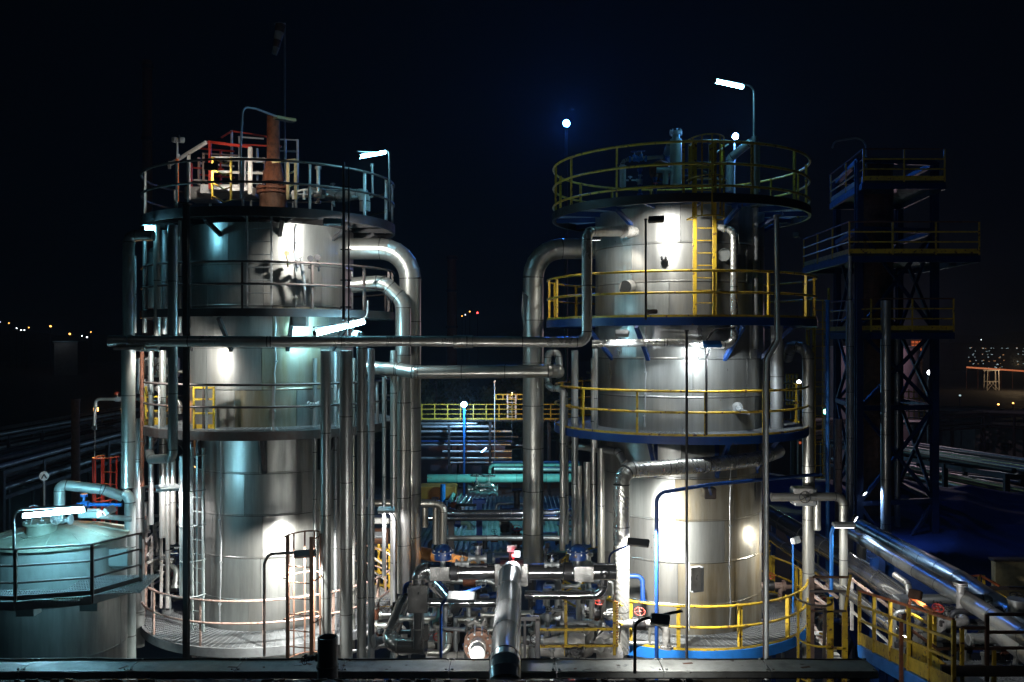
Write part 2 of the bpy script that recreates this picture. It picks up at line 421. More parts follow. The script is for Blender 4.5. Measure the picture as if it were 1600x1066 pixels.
def rail_run(root, p, q, n, h=1.1, mr='yellow', mp='yellow', rails=(1.1, .75, .4), toe='yellow', r=.022, skip_last=False, mtop=None, toe_h=.16):
    p = Vector(p); q = Vector(q)
    for i, hh in enumerate(rails):
        u = Vector((0, 0, hh*h/1.1)); rod('top_rail' if i == 0 else 'mid_rail', p+u, q+u, r, (mtop or mr) if i == 0 else mr, root, 8)
    for i in range(n+1 - (1 if skip_last else 0)):
        a = p.lerp(q, i/n); beam('post', a-Vector((0, 0, .05)), a+Vector((0, 0, h)), r*2, r*1.6, mp, root)
    if toe:
        d = q-p; c = (p+q)/2+Vector((0, 0, toe_h/2)); rz = math.atan2(d.y, d.x); rot = Matrix.Rotation(rz, 4, 'Z') @ Matrix.Rotation(-math.atan2(d.z, Vector((d.x, d.y)).length), 4, 'Y')
        link('toe_board', box_mesh(d.length, .008, toe_h, toe, 0), Matrix.Translation(c) @ rot, root)
def ladder(label, base, top, w, m, step=.29, cage=None, face=(0, -1), name='ladder', cage_r=.36, mc=None, group=None, rail=.035):
    """base/top world points of the ladder's axis; face = direction a climber's back points"""
    base = Vector(base); top = Vector(top); root = thing(name, label, 'ladder', base, group)
    fx = Vector((face[0], face[1], 0)).normalized(); sx = Vector((-fx.y, fx.x, 0))
    for s in (-1, 1): beam('side_rail', base+sx*s*w/2, top+sx*s*w/2, rail, rail*1.4, m, root, roll=math.atan2(fx.y, fx.x))
    L = (top-base).length; k = int(L/step); u = (top-base)/L
    for i in range(1, k): c = base+u*(i*step); rod('rung', c-sx*w/2, c+sx*w/2, .013, m, root, 6)
    if cage:
        h0, h1 = cage; hs = []
        nn = max(1, round((h1-h0)/.85))
        for i in range(nn+1):
            z = h0+(h1-h0)*i/nn; c = base+u*z
            pts = []
            for j in range(13):
                a = math.pi*j/12; ww = max(w/2, cage_r)
                pts.append(c + sx*math.cos(a)*ww + fx*(math.sin(a)*cage_r*2*.95))
            pts = [c+sx*w/2]+pts+[c-sx*w/2]
            tube_raw('cage_hoop', pts, .016, mc or m, root, 6)
        for j in (2, 4, 6, 8, 10):
            a = math.pi*j/12; ww = max(w/2, cage_r); off = sx*math.cos(a)*ww*.985+fx*(math.sin(a)*cage_r*1.87)
            beam('cage_bar', base+u*h0+off, base+u*h1+off, .035, .008, mc or m, root)
    return root
def torus_mesh(Rr, r, m, n=24, k=6):
    key = ('t', round(Rr, 3), round(r, 3), m)
    if key in CACHE: return CACHE[key]
    v = []; f = []
    for i in range(n):
        a = 2*math.pi*i/n
        for j in range(k):
            b = 2*math.pi*j/k; v.append(((Rr+r*math.cos(b))*math.cos(a), (Rr+r*math.cos(b))*math.sin(a), r*math.sin(b)))
    for i in range(n):
        for j in range(k): f.append((i*k+j, ((i+1) % n)*k+j, ((i+1) % n)*k+(j+1) % k, i*k+(j+1) % k))
    CACHE[key] = mk('ring', v, f, m, 80); return CACHE[key]
def handwheel(c, d, Rr, m, parent, spokes=5):
    Mx, _ = align(Vector(c), Vector(c)+Vector(d))
    o = link('handwheel', torus_mesh(Rr, Rr*.09, m), Mx, parent)
    v = []; f = []
    for i in range(spokes):
        a = 2*math.pi*i/spokes; tube_geo([Vector((0, 0, 0)), Vector((Rr*math.cos(a), Rr*math.sin(a), 0))], Rr*.06, 6, v, f)
    tube_geo([Vector((0, 0, -Rr*.15)), Vector((0, 0, Rr*.2))], Rr*.18, 8, v, f)
    link('spokes', mk('spokes', v, f, m, 50), Mx, o)
    return o
def valve(label, c, s=.18, axis=(1, 0, 0), up=(0, 0, 1), m='galvanised', mw='black_steel', group=None, wheel=True):
    c = Vector(c); ax = Vector(axis).normalized(); u = Vector(up).normalized()
    root = thing('valve', label, 'valve', c, group)
    v = []; f = []
    tube_geo([c*0-ax*s*1.1, -ax*s*.95, -ax*s*.5, ax*0, ax*s*.5, ax*s*.95, ax*s*1.1], [s*.5, s*.5, s*.36, s*.62, s*.36, s*.5, s*.5], 14, v, f)
    link('body', mk('valve_body', v, f, m, 50), Matrix.Translation(c), root)
    for q in (-1, 1): rod('flange', c+ax*s*(1.1*q)-ax*.02, c+ax*s*(1.1*q)+ax*.02, s*.72, m, root, 14)
    rod('bonnet', c, c+u*s*1.1, s*.3, m, root); rod('bonnet_flange', c+u*s*.75, c+u*s*.88, s*.48, m, root)
    rod('stem', c+u*s, c+u*s*2.0, s*.09, 'galvanised', root, 6)
    if wheel: handwheel(c+u*s*1.85, u, s*.8, mw, root)
    return root
def add_light(kind, loc, target, power, color, parent, size=.1, spot=100, blend=.6, sx=None):
    ld = bpy.data.lights.new('bulb', kind); ld.energy = power; ld.color = color
    if kind == 'SPOT': ld.spot_size = R(spot); ld.spot_blend = blend; ld.shadow_soft_size = size
    elif kind == 'AREA': ld.shape = 'RECTANGLE'; ld.size = sx or .8; ld.size_y = size; ld.spread = R(160)
    else: ld.shadow_soft_size = size
    o = bpy.data.objects.new('bulb', ld); col.objects.link(o)
    loc = Vector(loc); d = (Vector(target)-loc); q = d.to_track_quat('-Z', 'Y').to_matrix().to_4x4(); M_ = Matrix.Translation(loc) @ q
    o.parent = parent; o.matrix_parent_inverse = WM[parent].inverted(); o.matrix_basis = M_; WM[o] = M_; return o
COOL = (.80, .92, 1.0); CYAN = (.38, .80, 1.0); WARM = (1.0, .93, .82); NEUT = (1.0, 1.0, .95)
def tube_lamp(label, a, b, m='tube_cyan', r=.055, down=(0, 0, -1), pole=None, mpole='galvanised', hood=True, group='fluorescent tube lamps', pole_r=.022):
    a = Vector(a); b = Vector(b); root = thing('tube_lamp', label, 'lamp', (a+b)/2, group)
    d = Vector(down).normalized(); u = (b-a).normalized()
    Mx, L = align(a, b)
    link('glass_tube', unit_cyl(m, 10), Mx @ Matrix.Diagonal((r, r, L, 1)), root)
    if hood:
        side = u.cross(d).normalized(); c = (a+b)/2-d*(r*1.05+.012)
        Mh = Matrix((u, side, -d)).transposed().to_4x4(); Mh.translation = c
        link('housing', box_mesh(L+.10, r*1.5, .024, 'black_steel', .004), Mh, root)
        for q, s in ((a, -1), (b, 1)):
            Me = Matrix((u, side, -d)).transposed().to_4x4(); Me.translation = q+u*s*.03-d*.005
            link('end_cap', box_mesh(.05, r*1.9, r*1.9, 'black_steel', .01), Me, root)
    if pole: tube('pole', pole, pole_r, mpole, root, 8, br=.18)
    return root
def hooded_lamp(label, c, target, power, color=NEUT, size=.10, spot=120, blend=.7, w=.55, pole=None, mpole='galvanised', mh='galvanised', m='tube_white', group='hooded work lamps', pole_r=.022, omni=0):
    """a small trough lamp with its glass on the side it lights"""
    c = Vector(c); t = Vector(target); d = (t-c).normalized(); root = thing('work_lamp', label, 'lamp', c, group)
    up = Vector((0, 0, 1)) if abs(d.z) < .9 else Vector((0, 1, 0))
    s = d.cross(up).normalized()
    if abs(d.z) >= .9: s = Vector((1, 0, 0))
    y = s.cross(d).normalized() * -1
    Mh = Matrix((s, d.cross(s), d)).transposed().to_4x4()
    M1 = Mh.copy(); M1.translation = c - d*.06
    link('housing', box_mesh(w, .16, .09, mh, .015), M1, root)
    M2 = Mh.copy(); M2.translation = c - d*.012
    link('glass', box_mesh(w*.88, .11, .012, m, 0), M2, root)
    if pole: tube('pole', pole, pole_r, mpole, root, 8, br=.18)
    add_light('SPOT', c+d*.02, t, power, color, root, size, spot, blend)
    if omni: add_light('POINT', c+Vector((0, -.08, .12)), t, omni, color, root, .05)
    return root
def clad_tower(label, cx, cy_, sections, panels=9):
    """sections: (z0, z1, radius, material chooser)"""
    root = thing('column_tower', label, 'tower', (cx, cy_, 0))
    for si, (z0, z1, rad, choose) in enumerate(sections):
        k = max(1, round((z1-z0)/.95)); h = (z1-z0)/k
        for i in range(k):
            off = random.random()*R(40)
            for j in range(panels):
                a = off+2*math.pi*j/panels; mm = choose(i, j, a)
                q = random.choice((0, 1, 2)); key = ('pan', round(h, 3), rad, panels, mm, q)
                if key not in CACHE:
                    da = 2*math.pi/panels; nn = 12; v = []; f = []; pr = (.0, .004, .008)[q]
                    prof = [(rad+.008, 0), (rad+.010+pr*.3, .025), (rad+pr*.6, .04), (rad+pr, h*.5), (rad+pr*.6, h-.03), (rad+.003, h-.013)]
                    for t in range(nn+1):
                        b = (-da/2+.0025)+(da-.005)*t/nn; s = math.sin(b); c = -math.cos(b)
                        eb = .006 if t == 0 else 0
                        for rr, zz in prof: v.append(((rr+eb)*s, (rr+eb)*c, zz))
                        v.append(((rad-.02)*s, (rad-.02)*c, h-.013)); v.append(((rad-.02)*s, (rad-.02)*c, 0))
                    w = len(prof)+2
                    for t in range(nn):
                        for q2 in range(w):
                            f.append((t*w+q2, t*w+(q2+1) % w, (t+1)*w+(q2+1) % w, (t+1)*w+q2))
                    f.append(tuple(range(w))); f.append(tuple(nn*w+x for x in range(w-1, -1, -1)))
                    CACHE[key] = mk('cladding_panel', v, f, mm, 25)
                tilt = Matrix.Rotation(random.uniform(-.0012, .0012), 4, 'X')
                link('cladding_panel', CACHE[key], Matrix.Translation((cx, cy_, z0+i*h)) @ Matrix.Rotation(a, 4, 'Z') @ tilt, root)
        ring('core', cx, cy_, rad-.06, rad-.03, z0, z1-.01, 0, 2*math.pi, 'black_steel', root)
        ring('belt', cx, cy_, rad-.02, rad+.03, z0-.03, z0+.03, 0, 2*math.pi, 'pipe_steel', root)
    return root
def structure(name, me, M_=Matrix()):
    o = link(name, me, M_); o['kind'] = 'structure'; return o

# ------------------------------------------------------------------ ground and far setting
def grid_ground():
    v = []; f = []
    for i in range(2):
        for j in range(2): v.append((-1100+2200*i, -60+1360*j, 0))
    f.append((0, 2, 3, 1)); return mk('ground', v, f, 'asphalt')
structure('ground', grid_ground())
# dark hills closing the view
v = []; f = []; n = 90
for i in range(n+1):
    x = -1000+2000*i/n
    h = 17+3*math.sin(i*.31)+2*math.sin(i*.83+1)+2*math.sin(i*1.7)
    v += [(x, 700, 0), (x, 730, h*.6), (x, 790, h), (x, 880, h*1.15), (x, 1000, 0)]
for i in range(n):
    for j in range(4): f.append((i*5+j, i*5+j+1, (i+1)*5+j+1, (i+1)*5+j))
structure('hills', mk('hills', v, f, 'foliage', 60))

def far_lamp(px, py, d, m, r, label, group='lights of the far town', mast=True):
    p = P(px, py, d); root = thing('street_lamp', label, 'lamp', (p.x, p.y, 0), group)
    if ('ico', m) not in CACHE:
        bm = bmesh.new(); bmesh.ops.create_icosphere(bm, subdivisions=1, radius=1); me = bpy.data.meshes.new('glass'); bm.to_mesh(me); bm.free(); me.materials.append(MATS[m]); CACHE[('ico', m)] = me
    link('glass', CACHE[('ico', m)], Matrix.Translation(p) @ Matrix.Diagonal((r, r, r*.8, 1)), root)
    rod('pole', (p.x, p.y+.1, 0), (p.x, p.y+.1, max(.5, p.z-r*.5)), .1+d*.0002, 'black_steel', root, 6)
    return root
for (px, py, m, r, lab) in [
    (0, 503, 'town_white', .5, 'small white light at the extreme left edge of the horizon'),
    (14, 505, 'town_amber', .55, 'small amber light second from the left edge on the horizon'),
    (26, 513, 'town_white', .6, 'white light just left of the close pair on the left horizon'),
    (33, 516, 'town_white', .6, 'left half of the close pair of white lights at far left'),
    (38, 516, 'town_white', .6, 'right half of the close pair of white lights at far left'),
    (45, 512, 'town_amber', .6, 'amber light just right of the close pair on the left horizon'),
    (79, 510, 'town_amber', .95, 'brightest amber light on the left horizon above the pale shed'),
    (109, 522, 'town_amber', .95, 'amber light above the right end of the far pale shed'),
    (128, 525, 'town_white', .55, 'white light right of the pale shed on the left horizon'),
    (136, 527, 'town_white', .7, 'brighter white light nearest the left pipe column on the horizon'),
    (142, 519, 'town_amber', .5, 'faint orange light closest to the left pipe column'),
    (722, 494, 'town_amber', .5, 'faint left light of the small cluster between the two towers'),
    (727, 492, 'town_white', .45, 'white light in the small cluster between the two towers'),
    (734, 487, 'town_amber', .6, 'highest amber light in the cluster between the towers'),
    (746, 489, 'led_red', .85, 'red light at the right of the cluster between the towers'),
    (1443, 534, 'town_white', .7, 'white light beside the orange facade behind the blue frame'),
    (1484, 527, 'town_white', .5, 'white light right of the dark blue steel frame'),
    (1503, 537, 'town_white', .4, 'faint white light left of the far lit plant at right'),
    (1557, 539, 'flood_far', .8, 'blue white light on the roof of the far plant at right'),
    (1533, 531, 'town_white', .35, 'tiny white light above the far plant at right')]:
    far_lamp(px, py, 520, m, r*.72, lab)
# speckle of the far plant at right: small lit windows of a distant works building
fw = thing('works_building', 'far low works building with rows of tiny lit windows at the right edge', 'building', P(1555, 560, 480)*1.0)
pb = P(1558, 560, 480)
link('wall', box_mesh(44, 14, 18, 'black_steel', 0), Matrix.Translation((pb.x, 490, 6)), fw)
for i in range(60):
    px = 1512+random.random()*92; py = 543+int(random.random()*7)*5+random.random()*2
    p = P(px, py, 481)
    link('window', box_mesh(.6, .3, .3, random.choice(['town_dim', 'town_dim', 'town_dim_amber']), 0), Matrix.Translation(p) @ Matrix.Diagonal((random.uniform(.4, 1.1), 1, random.uniform(.4, .9), 1)), fw)
# long orange strip with its own glow and bright gantry at right
ob = thing('glowing_fence', 'low orange glowing fence strip across the far yard at right', 'fence', (0, 0, 0)); 
a = P(1510, 574, 300); b = P(1600, 580, 300)
beam('rail', a, b, .2, .5, 'town_orange', ob)  # rail gives off its own glow in place of lamplight on it
for i in range(6): q = a.lerp(b, i/5); rod('post', (q.x, q.y, 0), q, .1, 'rust', ob, 6)
ob['label'] = 'low orange glowing fence strip across the far yard at right'
gd = 290; gb = P(1549, 604, gd); gb.z = 0; kk = 1.45
gt = thing('gantry', 'small white cross braced gantry in the far yard at right', 'gantry', (gb.x, gd, 0))
for s in (-1.35, 1.35):
    for t in (-1, 1): beam('leg', (gb.x+s*kk, gd+t, 0), (gb.x+s*.9*kk, gd+t, 4.6*kk), .3, .3, 'white_paint', gt)
for t in (-1, 1):
    beam('beam', (gb.x-1.5*kk, gd+t, 4.5*kk), (gb.x+1.5*kk, gd+t, 4.5*kk), .35, .35, 'white_paint', gt)
    beam('beam', (gb.x-1.3*kk, gd+t, 2*kk), (gb.x+1.3*kk, gd+t, 2*kk), .22, .22, 'white_paint', gt)
    beam('brace', (gb.x-1.2*kk, gd+t, .2), (gb.x+.3*kk, gd+t, 2*kk), .18, .18, 'white_paint', gt)
    beam('brace', (gb.x+1.2*kk, gd+t, .2), (gb.x-.3*kk, gd+t, 2*kk), .18, .18, 'white_paint', gt)
add_light('POINT', (gb.x+5, gd-6, 9), (0, 0, 0), 2500, (1, .7, .38), gt, .3)

# pale shed at far left and pipe racks running into the dark
sh = thing('shed', 'pale flat shed far off at the left below the town lights', 'building', (P(103, 540, 420).x, 425, 0))
ps = P(103, 540, 420)
link('wall', box_mesh(11, 10, 20, 'concrete', 0), Matrix.Translation((ps.x, 425, ps.z-8.5)), sh)
link('roof', box_mesh(12, 11, .6, 'sheet_roof', 0), Matrix.Translation((ps.x, 425, ps.z+1.8)), sh)
add_light('POINT', (ps.x-2, 414, ps.z+5), (0, 0, 0), 250, (.75, .85, 1), sh, .4)

def rack(label, p, q, pipes, h, width, m='galvanised', bays=8, mats=('pipe_steel',), r=.12):
    """pipe bridge: trestles with a bed of pipes on two levels"""
    p = Vector(p); q = Vector(q); root = thing('pipe_rack', label, 'pipe rack', (p.x, p.y, 0))
    d = (q-p).normalized(); s = Vector((-d.y, d.x, 0))
    for i in range(bays+1):
        c = p.lerp(q, i/bays)
        for e in (-1, 1): beam('trestle_leg', Vector((c.x, c.y, 0))+s*e*width/2, c+s*e*width/2, .22, .22, m, root)
        for lv in (0, -1.3): beam('cross_beam', c-s*width/2+Vector((0, 0, lv-.13)), c+s*width/2+Vector((0, 0, lv-.13)), .18, .22, m, root)
    for e in (-1, 1):
        for lv in (-.13, -1.43): beam('edge_beam', p+s*e*width/2+Vector((0, 0, lv)), q+s*e*width/2+Vector((0, 0, lv)), .12, .22, m, root)
    for i in range(pipes):
        lv = 0 if i % 2 == 0 else -1.3; t = -width/2+.35+(width-.7)*(i/(max(1, pipes-1))); rr = r*random.uniform(.6, 1.5)
        off = s*t+Vector((0, 0, lv+rr))
        rod('pipe', p+off, q+off, rr, mats[i % len(mats)], root, 10)
    return root
rack('dark pipe rack running off to the left behind the cone roofed tank', P(-60, 735, 46), P(200, 668, 66), 11, 0, 4.2, 'black_steel', 5, ('galvanised', 'pipe_grey', 'black_steel'))
rack('second dark pipe rack further back at the left edge', P(-80, 690, 70), P(205, 640, 92), 9, 0, 4.2, 'black_steel', 6, ('pipe_grey', 'galvanised', 'black_steel'))
# brown chimney stub at left
ch = thing('chimney', 'dim brown steel chimney standing in front of the left pipe racks', 'chimney', (P(118, 640, 44).x, 44, 0))
pc = P(118, 624, 44)
rod('shaft', (pc.x, 44, 0), (pc.x, 44, pc.z), .20, 'rust_brown', ch, 20)
rod('collar', (pc.x, 44, pc.z-.1), (pc.x, 44, pc.z+.02), .23, 'rust_brown', ch, 20)
rod('guy_band', (pc.x, 44, pc.z-2.6), (pc.x, 44, pc.z-2.5), .22, 'rust_brown', ch, 20)
# tall dark chimneys barely seen against the sky
for (px, top, d, r, lab) in [(230, 95, 120, .6, 'tall unlit chimney fading into the sky above the left tower'), (706, 400, 150, .75, 'unlit stack rising between the two towers')]:
    p = P(px, top, d); c_ = thing('chimney', lab, 'chimney', (p.x, d, 0), 'tall dark chimneys')
    v, f = tube_geo([Vector((0, 0, 0)), Vector((0, 0, p.z*.5)), Vector((0, 0, p.z))], [r*1.4, r*1.15, r], 20); link('shaft', mk('shaft', v, f, 'rust_brown', 50), Matrix.Translation((p.x, d, 0)), c_)
    for q in (.98, .8, .6): rod('band', (p.x, d, p.z*q), (p.x, d, p.z*q+.4), r*1.2+.1, 'black_steel', c_, 20)

# windsock above the left tower
wsr = thing('windsock', 'faint red and white windsock drooping from its mast above the left tower', 'windsock', (P(445, 180, 34).x, 34, 0))
wt = P(445, 36, 34); wb = P(445, 700, 34)
rod('mast', (wt.x, 34, 0), wt, .035, 'galvanised', wsr, 8)
tube_raw('hoop', [wt+Vector((.02-.2+.2*math.cos(a), .2*math.sin(a), -.05)) for a in [i*math.pi/8 for i in range(17)]], .015, 'galvanised', wsr, 6)
sp = [wt+Vector((-.15, 0, -.05)), wt+Vector((-.2, 0, -.35)), wt+Vector((-.27, 0, -.65)), wt+Vector((-.32, 0, -.92)), wt+Vector((-.40, 0, -1.2))]
for i in range(4):
    tube_raw('fabric_band', [sp[i], sp[i].lerp(sp[i+1], .5), sp[i+1]], [.20-.025*i, .185-.025*i, .175-.025*i], ('rust_brown', 'insulation')[i % 2], wsr, 16)

# tree belt behind the plant: each tree has trunk and crown
def tree(x, y, h, label):
    root = thing('tree', label, 'tree', (x, y, 0), 'trees behind the pipe bridge')
    tube_raw('trunk', [Vector((x, y, 0)), Vector((x+.1, y, h*.5)), Vector((x, y+.1, h*.92))], [.28, .2, .05], 'bark', root, 8)
    v = []; f = []
    cl = [(Vector((random.gauss(0, h*.12), random.gauss(0, h*.12), h*(.35+.62*random.random()))), h*random.uniform(.06, .14)) for _ in range(16)]
    for c, rr in cl:
        for k in range(75):
            d = Vector((random.gauss(0, 1), random.gauss(0, 1), random.gauss(0, .8))); d.normalize(); p = c+d*rr*random.uniform(.5, 1.1)
            a = Vector((random.uniform(-1, 1), random.uniform(-1, 1), random.uniform(-1, 1))).normalized()*.28; b = a.cross(d).normalized()*.2
            i = len(v); v += [p-a, p+b, p+a, p-b]; f.append((i, i+1, i+2, i+3))
    me = bpy.data.meshes.new('crown'); me.from_pydata([tuple(q) for q in v], [], f); me.materials.append(MATS['foliage'])
    link('crown', me, Matrix.Translation((x, y, 0)), root)
for i in range(13):
    px = 600+i*27; d = 112+random.uniform(-4, 10); x = (px-800)/FPX*d
    tree(x, d, random.uniform(9.5, 13.5), ['slim', 'broad', 'ragged', 'tall', 'low', 'dense', 'sparse', 'leaning', 'wide', 'narrow', 'small', 'bushy', 'pointed'][i] + ' dark tree behind the pipe bridge, ' +
         ['at the big left downpipe', 'right of the left downpipes', 'left of the lamp post', 'just left of the blue white lamp', 'right behind the blue white lamp', 'right of the lamp post', 'midway between both towers', 'left of the yellow bracket', 'behind the yellow bracket', 'behind the right big pipe', 'right of the big right pipe', 'beside the right tower', 'hidden behind the right tower'][i])

# far pipe bridge with yellow railing between the towers
pbz = HC-(655-533)/FPX*95
br = thing('pipe_bridge', 'long pipe bridge with yellow railing across the gap between the towers', 'pipe bridge', (0, 95, 0))
x0 = P(640, 0, 95).x; x1 = P(900, 0, 95).x
link('walkway', box_mesh(x1-x0, 1.2, .15, 'black_steel', 0), Matrix.Translation(((x0+x1)/2, 95, pbz-.1)), br)
zr = pbz
rail_run(br, (x0, 94.4, zr), (x1, 94.4, zr), 13, h=1.6, mr='yellow', mp='yellow', rails=(1.1, .75, .4), toe='yellow', r=.055)
for k, (py, ex0, ex1, m, r) in enumerate([(662, 640, 745, 'pipe_grey', .13), (667, 660, 770, 'galvanised', .16), (675, 640, 800, 'galvanised', .12), (684, 640, 810, 'black_steel', .12), (691, 655, 800, 'blue', .10), (697, 640, 798, 'galvanised', .12), (708, 690, 800, 'galvanised', .14), (719, 640, 800, 'pipe_grey', .15), (726, 700, 815, 'galvanised', .12)]):
    z = HC-(py-533)/FPX*93
    rod('pipe', (P(ex0, 0, 93).x, 93+.2*k, z), (P(ex1, 0, 93).x, 93+.2*k, z), r, m, br, 10)
for px in (650, 703, 766, 858, 890):
    x = P(px, 0, 94).x
    beam('trestle_leg', (x, 94.9, 0), (x, 94.9, pbz), .3, .3, 'black_steel', br)
    beam('trestle_leg', (x, 92.6, 0), (x, 92.6, pbz-.4), .25, .25, 'black_steel', br)
    for z in (pbz-1.2, pbz-2.9, pbz-4.6): beam('cross_beam', (x, 92.4, z), (x, 95.4, z), .2, .2, 'black_steel', br)
def flood_post(label, px, py, d, m, r, power, color, base=0, pole_m='galvanised', blue_pole=True, group='blue white floodlights', tilt=(0, -1, -.15), pole_r=None, pole=True):
    p = P(px, py, d); root = thing('floodlight', label, 'floodlight', (p.x, p.y, base), group)
    t = Vector(tilt).normalized()
    rod('glass', p, p+t*.05, r, m, root, 24)
    tube_raw('housing', [p+t*.03, p-t*r*.3, p-t*r*1.2], [r*1.12, r*1.1, r*.45], 'black_steel', root, 20)
    if pole:
        rod('pole', (p.x, p.y+r*1.3, base), (p.x, p.y+r*1.3, p.z), pole_r or .06, pole_m, root, 8)
        beam('yoke', (p.x, p.y+r*1.3, p.z-.05), p-t*r*.3, .05, .05, 'black_steel', root)
    if power: add_light('SPOT', p+t*.1, p+t*5+Vector((0, 0, -2)), power, color, root, r, 150, .6)
    return root
fb = flood_post('blue white lamp on a slim post in front of the far pipe bridge', 725, 632, 91.5, 'flood_far', .30, 0, (.3, .6, 1), 0, 'blue_bright', pole_r=.12)
add_light('POINT', P(725, 634, 91.0)+Vector((0, -.6, -.3)), (0, 0, 0), 2200, (.30, .62, 1), fb, .2)
flood_post('slim unlit pole right of the blue white lamp by the pipe bridge', 773, 596, 92, 'galvanised', .12, 0, (1, 1, 1), 0)
ylamp = hooded_lamp('amber work lamp over the yellow railed pipe bridge', P(800, 612, 88), P(790, 642, 95), 1300, (1, .55, .18), .3, 150, .8, .8, pole=[P(800, 900, 88), P(800, 612, 88)+Vector((0, .1, .1))])
# yellow bracket frame on the bridge
yb = thing('lattice_bracket', 'yellow lattice frame standing on the far pipe bridge left of the big right pipe', 'frame', P(800, 655, 94))
for i in range(6):
    x = P(775+i*11, 0, 94).x; zt = HC-(617-533)/FPX*94
    beam('bar', (x, 94.6, zt), (x, 94.6, zt-.5), .10, .10, 'yellow', yb)
for dz in (0, -.5): beam('bar', (P(773, 0, 94).x, 94.6, zt+dz), (P(835, 0, 94).x, 94.6, zt+dz), .12, .12, 'yellow', yb)
for px in (793, 806): beam('leg', (P(px, 0, 94).x, 94.6, pbz), (P(px, 0, 94).x, 94.6, zt), .16, .16, 'white_paint', yb)
for i in range(5): z = pbz+.3+i*.5; beam('rung', (P(793, 0, 94).x, 94.6, z), (P(806, 0, 94).x, 94.6, z), .12, .08, 'galvanised', yb)

# mauve wall building and corrugated roof between the towers
mw = thing('low_building', 'dim mauve walled building below the far pipe bridge', 'building', (P(720, 0, 97).x, 102, 0))
xa = P(650, 0, 97).x; xb = P(800, 0, 97).x; zt = HC-(694-533)/FPX*97
link('wall', box_mesh((xb-xa)*.42, 8, zt, 'mauve_wall', 0), Matrix.Translation((xa+(xb-xa)*.21, 102, zt/2)), mw)
link('wall', box_mesh((xb-xa)*.56, 8, zt, 'mauve_wall', 0), Matrix.Translation((xa+(xb-xa)*.72, 102.2, zt/2)), mw)
link('roof', box_mesh((xb-xa)+.4, 8.6, .2, 'black_steel', 0), Matrix.Translation(((xa+xb)/2, 102, zt+.1)), mw)
link('door', box_mesh(1.4, .1, 2.4, 'black_steel', 0), Matrix.Translation((P(762, 0, 97).x, 97.9, 1.2)), mw)
rl = thing('low_roof', 'corrugated teal grey roof below the chrome pipes between the towers', 'roof', (P(760, 0, 48).x, 48, 0))
pr0 = P(716, 812, 40); pr1 = P(848, 779, 52)
W_ = 11.0; dd = 15.0; nrib = 46; zz0 = HC-(870-533)/FPX*36; zz1 = HC-(776-533)/FPX*52
for i in range(nrib):
    x = P(700, 0, 40).x-1.2+i*.24
    beam('roof_rib', (x, 37, zz0), (x, 52, zz1), .11, .10, 'sheet_roof', rl)
beam('roof_sheet', (P(700, 0, 40).x-1.2+nrib*.12, 37, zz0-.06), (P(700, 0, 40).x-1.2+nrib*.12, 52, zz1-.06), nrib*.24, .05, 'sheet_roof', rl)
for x in (0, 4, 8):
    for y_, z_ in ((38, zz0+.2-.6), (51, zz1-.4)): beam('leg', (P(700, 0, 40).x+x, y_, 0), (P(700, 0, 40).x+x, y_, z_), .25, .25, 'blue', rl)
hooded_lamp('added teal fill lamp hung above the corrugated roof', P(805, 700, 39.5), P(785, 790, 46), 1300, (.35, .95, .95), .2, 150, .8, .9, pole=[P(828, 900, 39.8), P(828, 696, 39.8), P(805, 696, 39.6)], mh='black_steel')  # lamp added to bring the turquoise header out of the dark
tl = tube_lamp('faint slanted tube lamp in front of the mauve building', P(752, 707, 88), P(760, 700, 88), m='flood_far', r=.05, hood=True)

# teal header pipe with rust marks
pipe('teal_header', 'thick turquoise painted header pipe with rust marks crossing behind the downpipes', [(668, 748, 44), (900, 747, 44)], .21, 'teal_pipe', seg=1.5)
pipe('teal_pipe', 'upper thin turquoise pipe resting above the thick turquoise header', [(765, 757-18, 45), (766, 727, 45), (905, 727, 45)], .08, 'teal_pipe', seg=3)
pipe('teal_pipe', 'second thin turquoise pipe just above the thick turquoise header', [(772, 733, 44.5), (905, 734, 44.5)], .10, 'galvanised', seg=2)
pipe('blue_pipe', 'topmost thin blue grey pipe above the turquoise header', [(770, 722, 46), (905, 722, 46)], .06, 'blue', seg=4)
by = thing('skid_box', 'ochre equipment cover beneath the turquoise header pipe', 'equipment', P(700, 767, 42))
link('cover', box_mesh(1.7, 1.2, .6, 'orange_pipe', .03), Matrix.Translation(P(685, 768, 42)), by); rod('column', (P(692, 0, 42).x, 41.2, 0), P(692, 757, 41.2), .12, 'blue_bright', by)
for i, px in enumerate((698, 709, 717, 724)):
    lab = ['leftmost', 'second', 'third', 'rightmost short'][i]
    pipe('sloping_pipe', lab + ' of the short sloping pipes by the corrugated roof edge', [(px+12, 770+i*3, 42), (px, 794, 38)], (.10, .07, .08, .06)[i], ('teal_pipe', 'chrome', 'chrome', 'chrome')[i], seg=2, group='short sloping pipes')
valve('cluster of chrome valve work left above the corrugated roof', P(745, 765, 41), .35, (1, 0, 0), (0, 0, 1), 'chrome')
valve('chrome valve right above the corrugated roof', P(764, 766, 41), .35, (1, 0, 0), (0, 0, 1), 'chrome')
pipe('chrome_loop', 'small chrome loop pipe over the two roof valves', [(742, 763, 40.8), (743, 758, 40.8), (770, 758, 40.8), (772, 764, 40.8)], .09, 'chrome', seg=1)

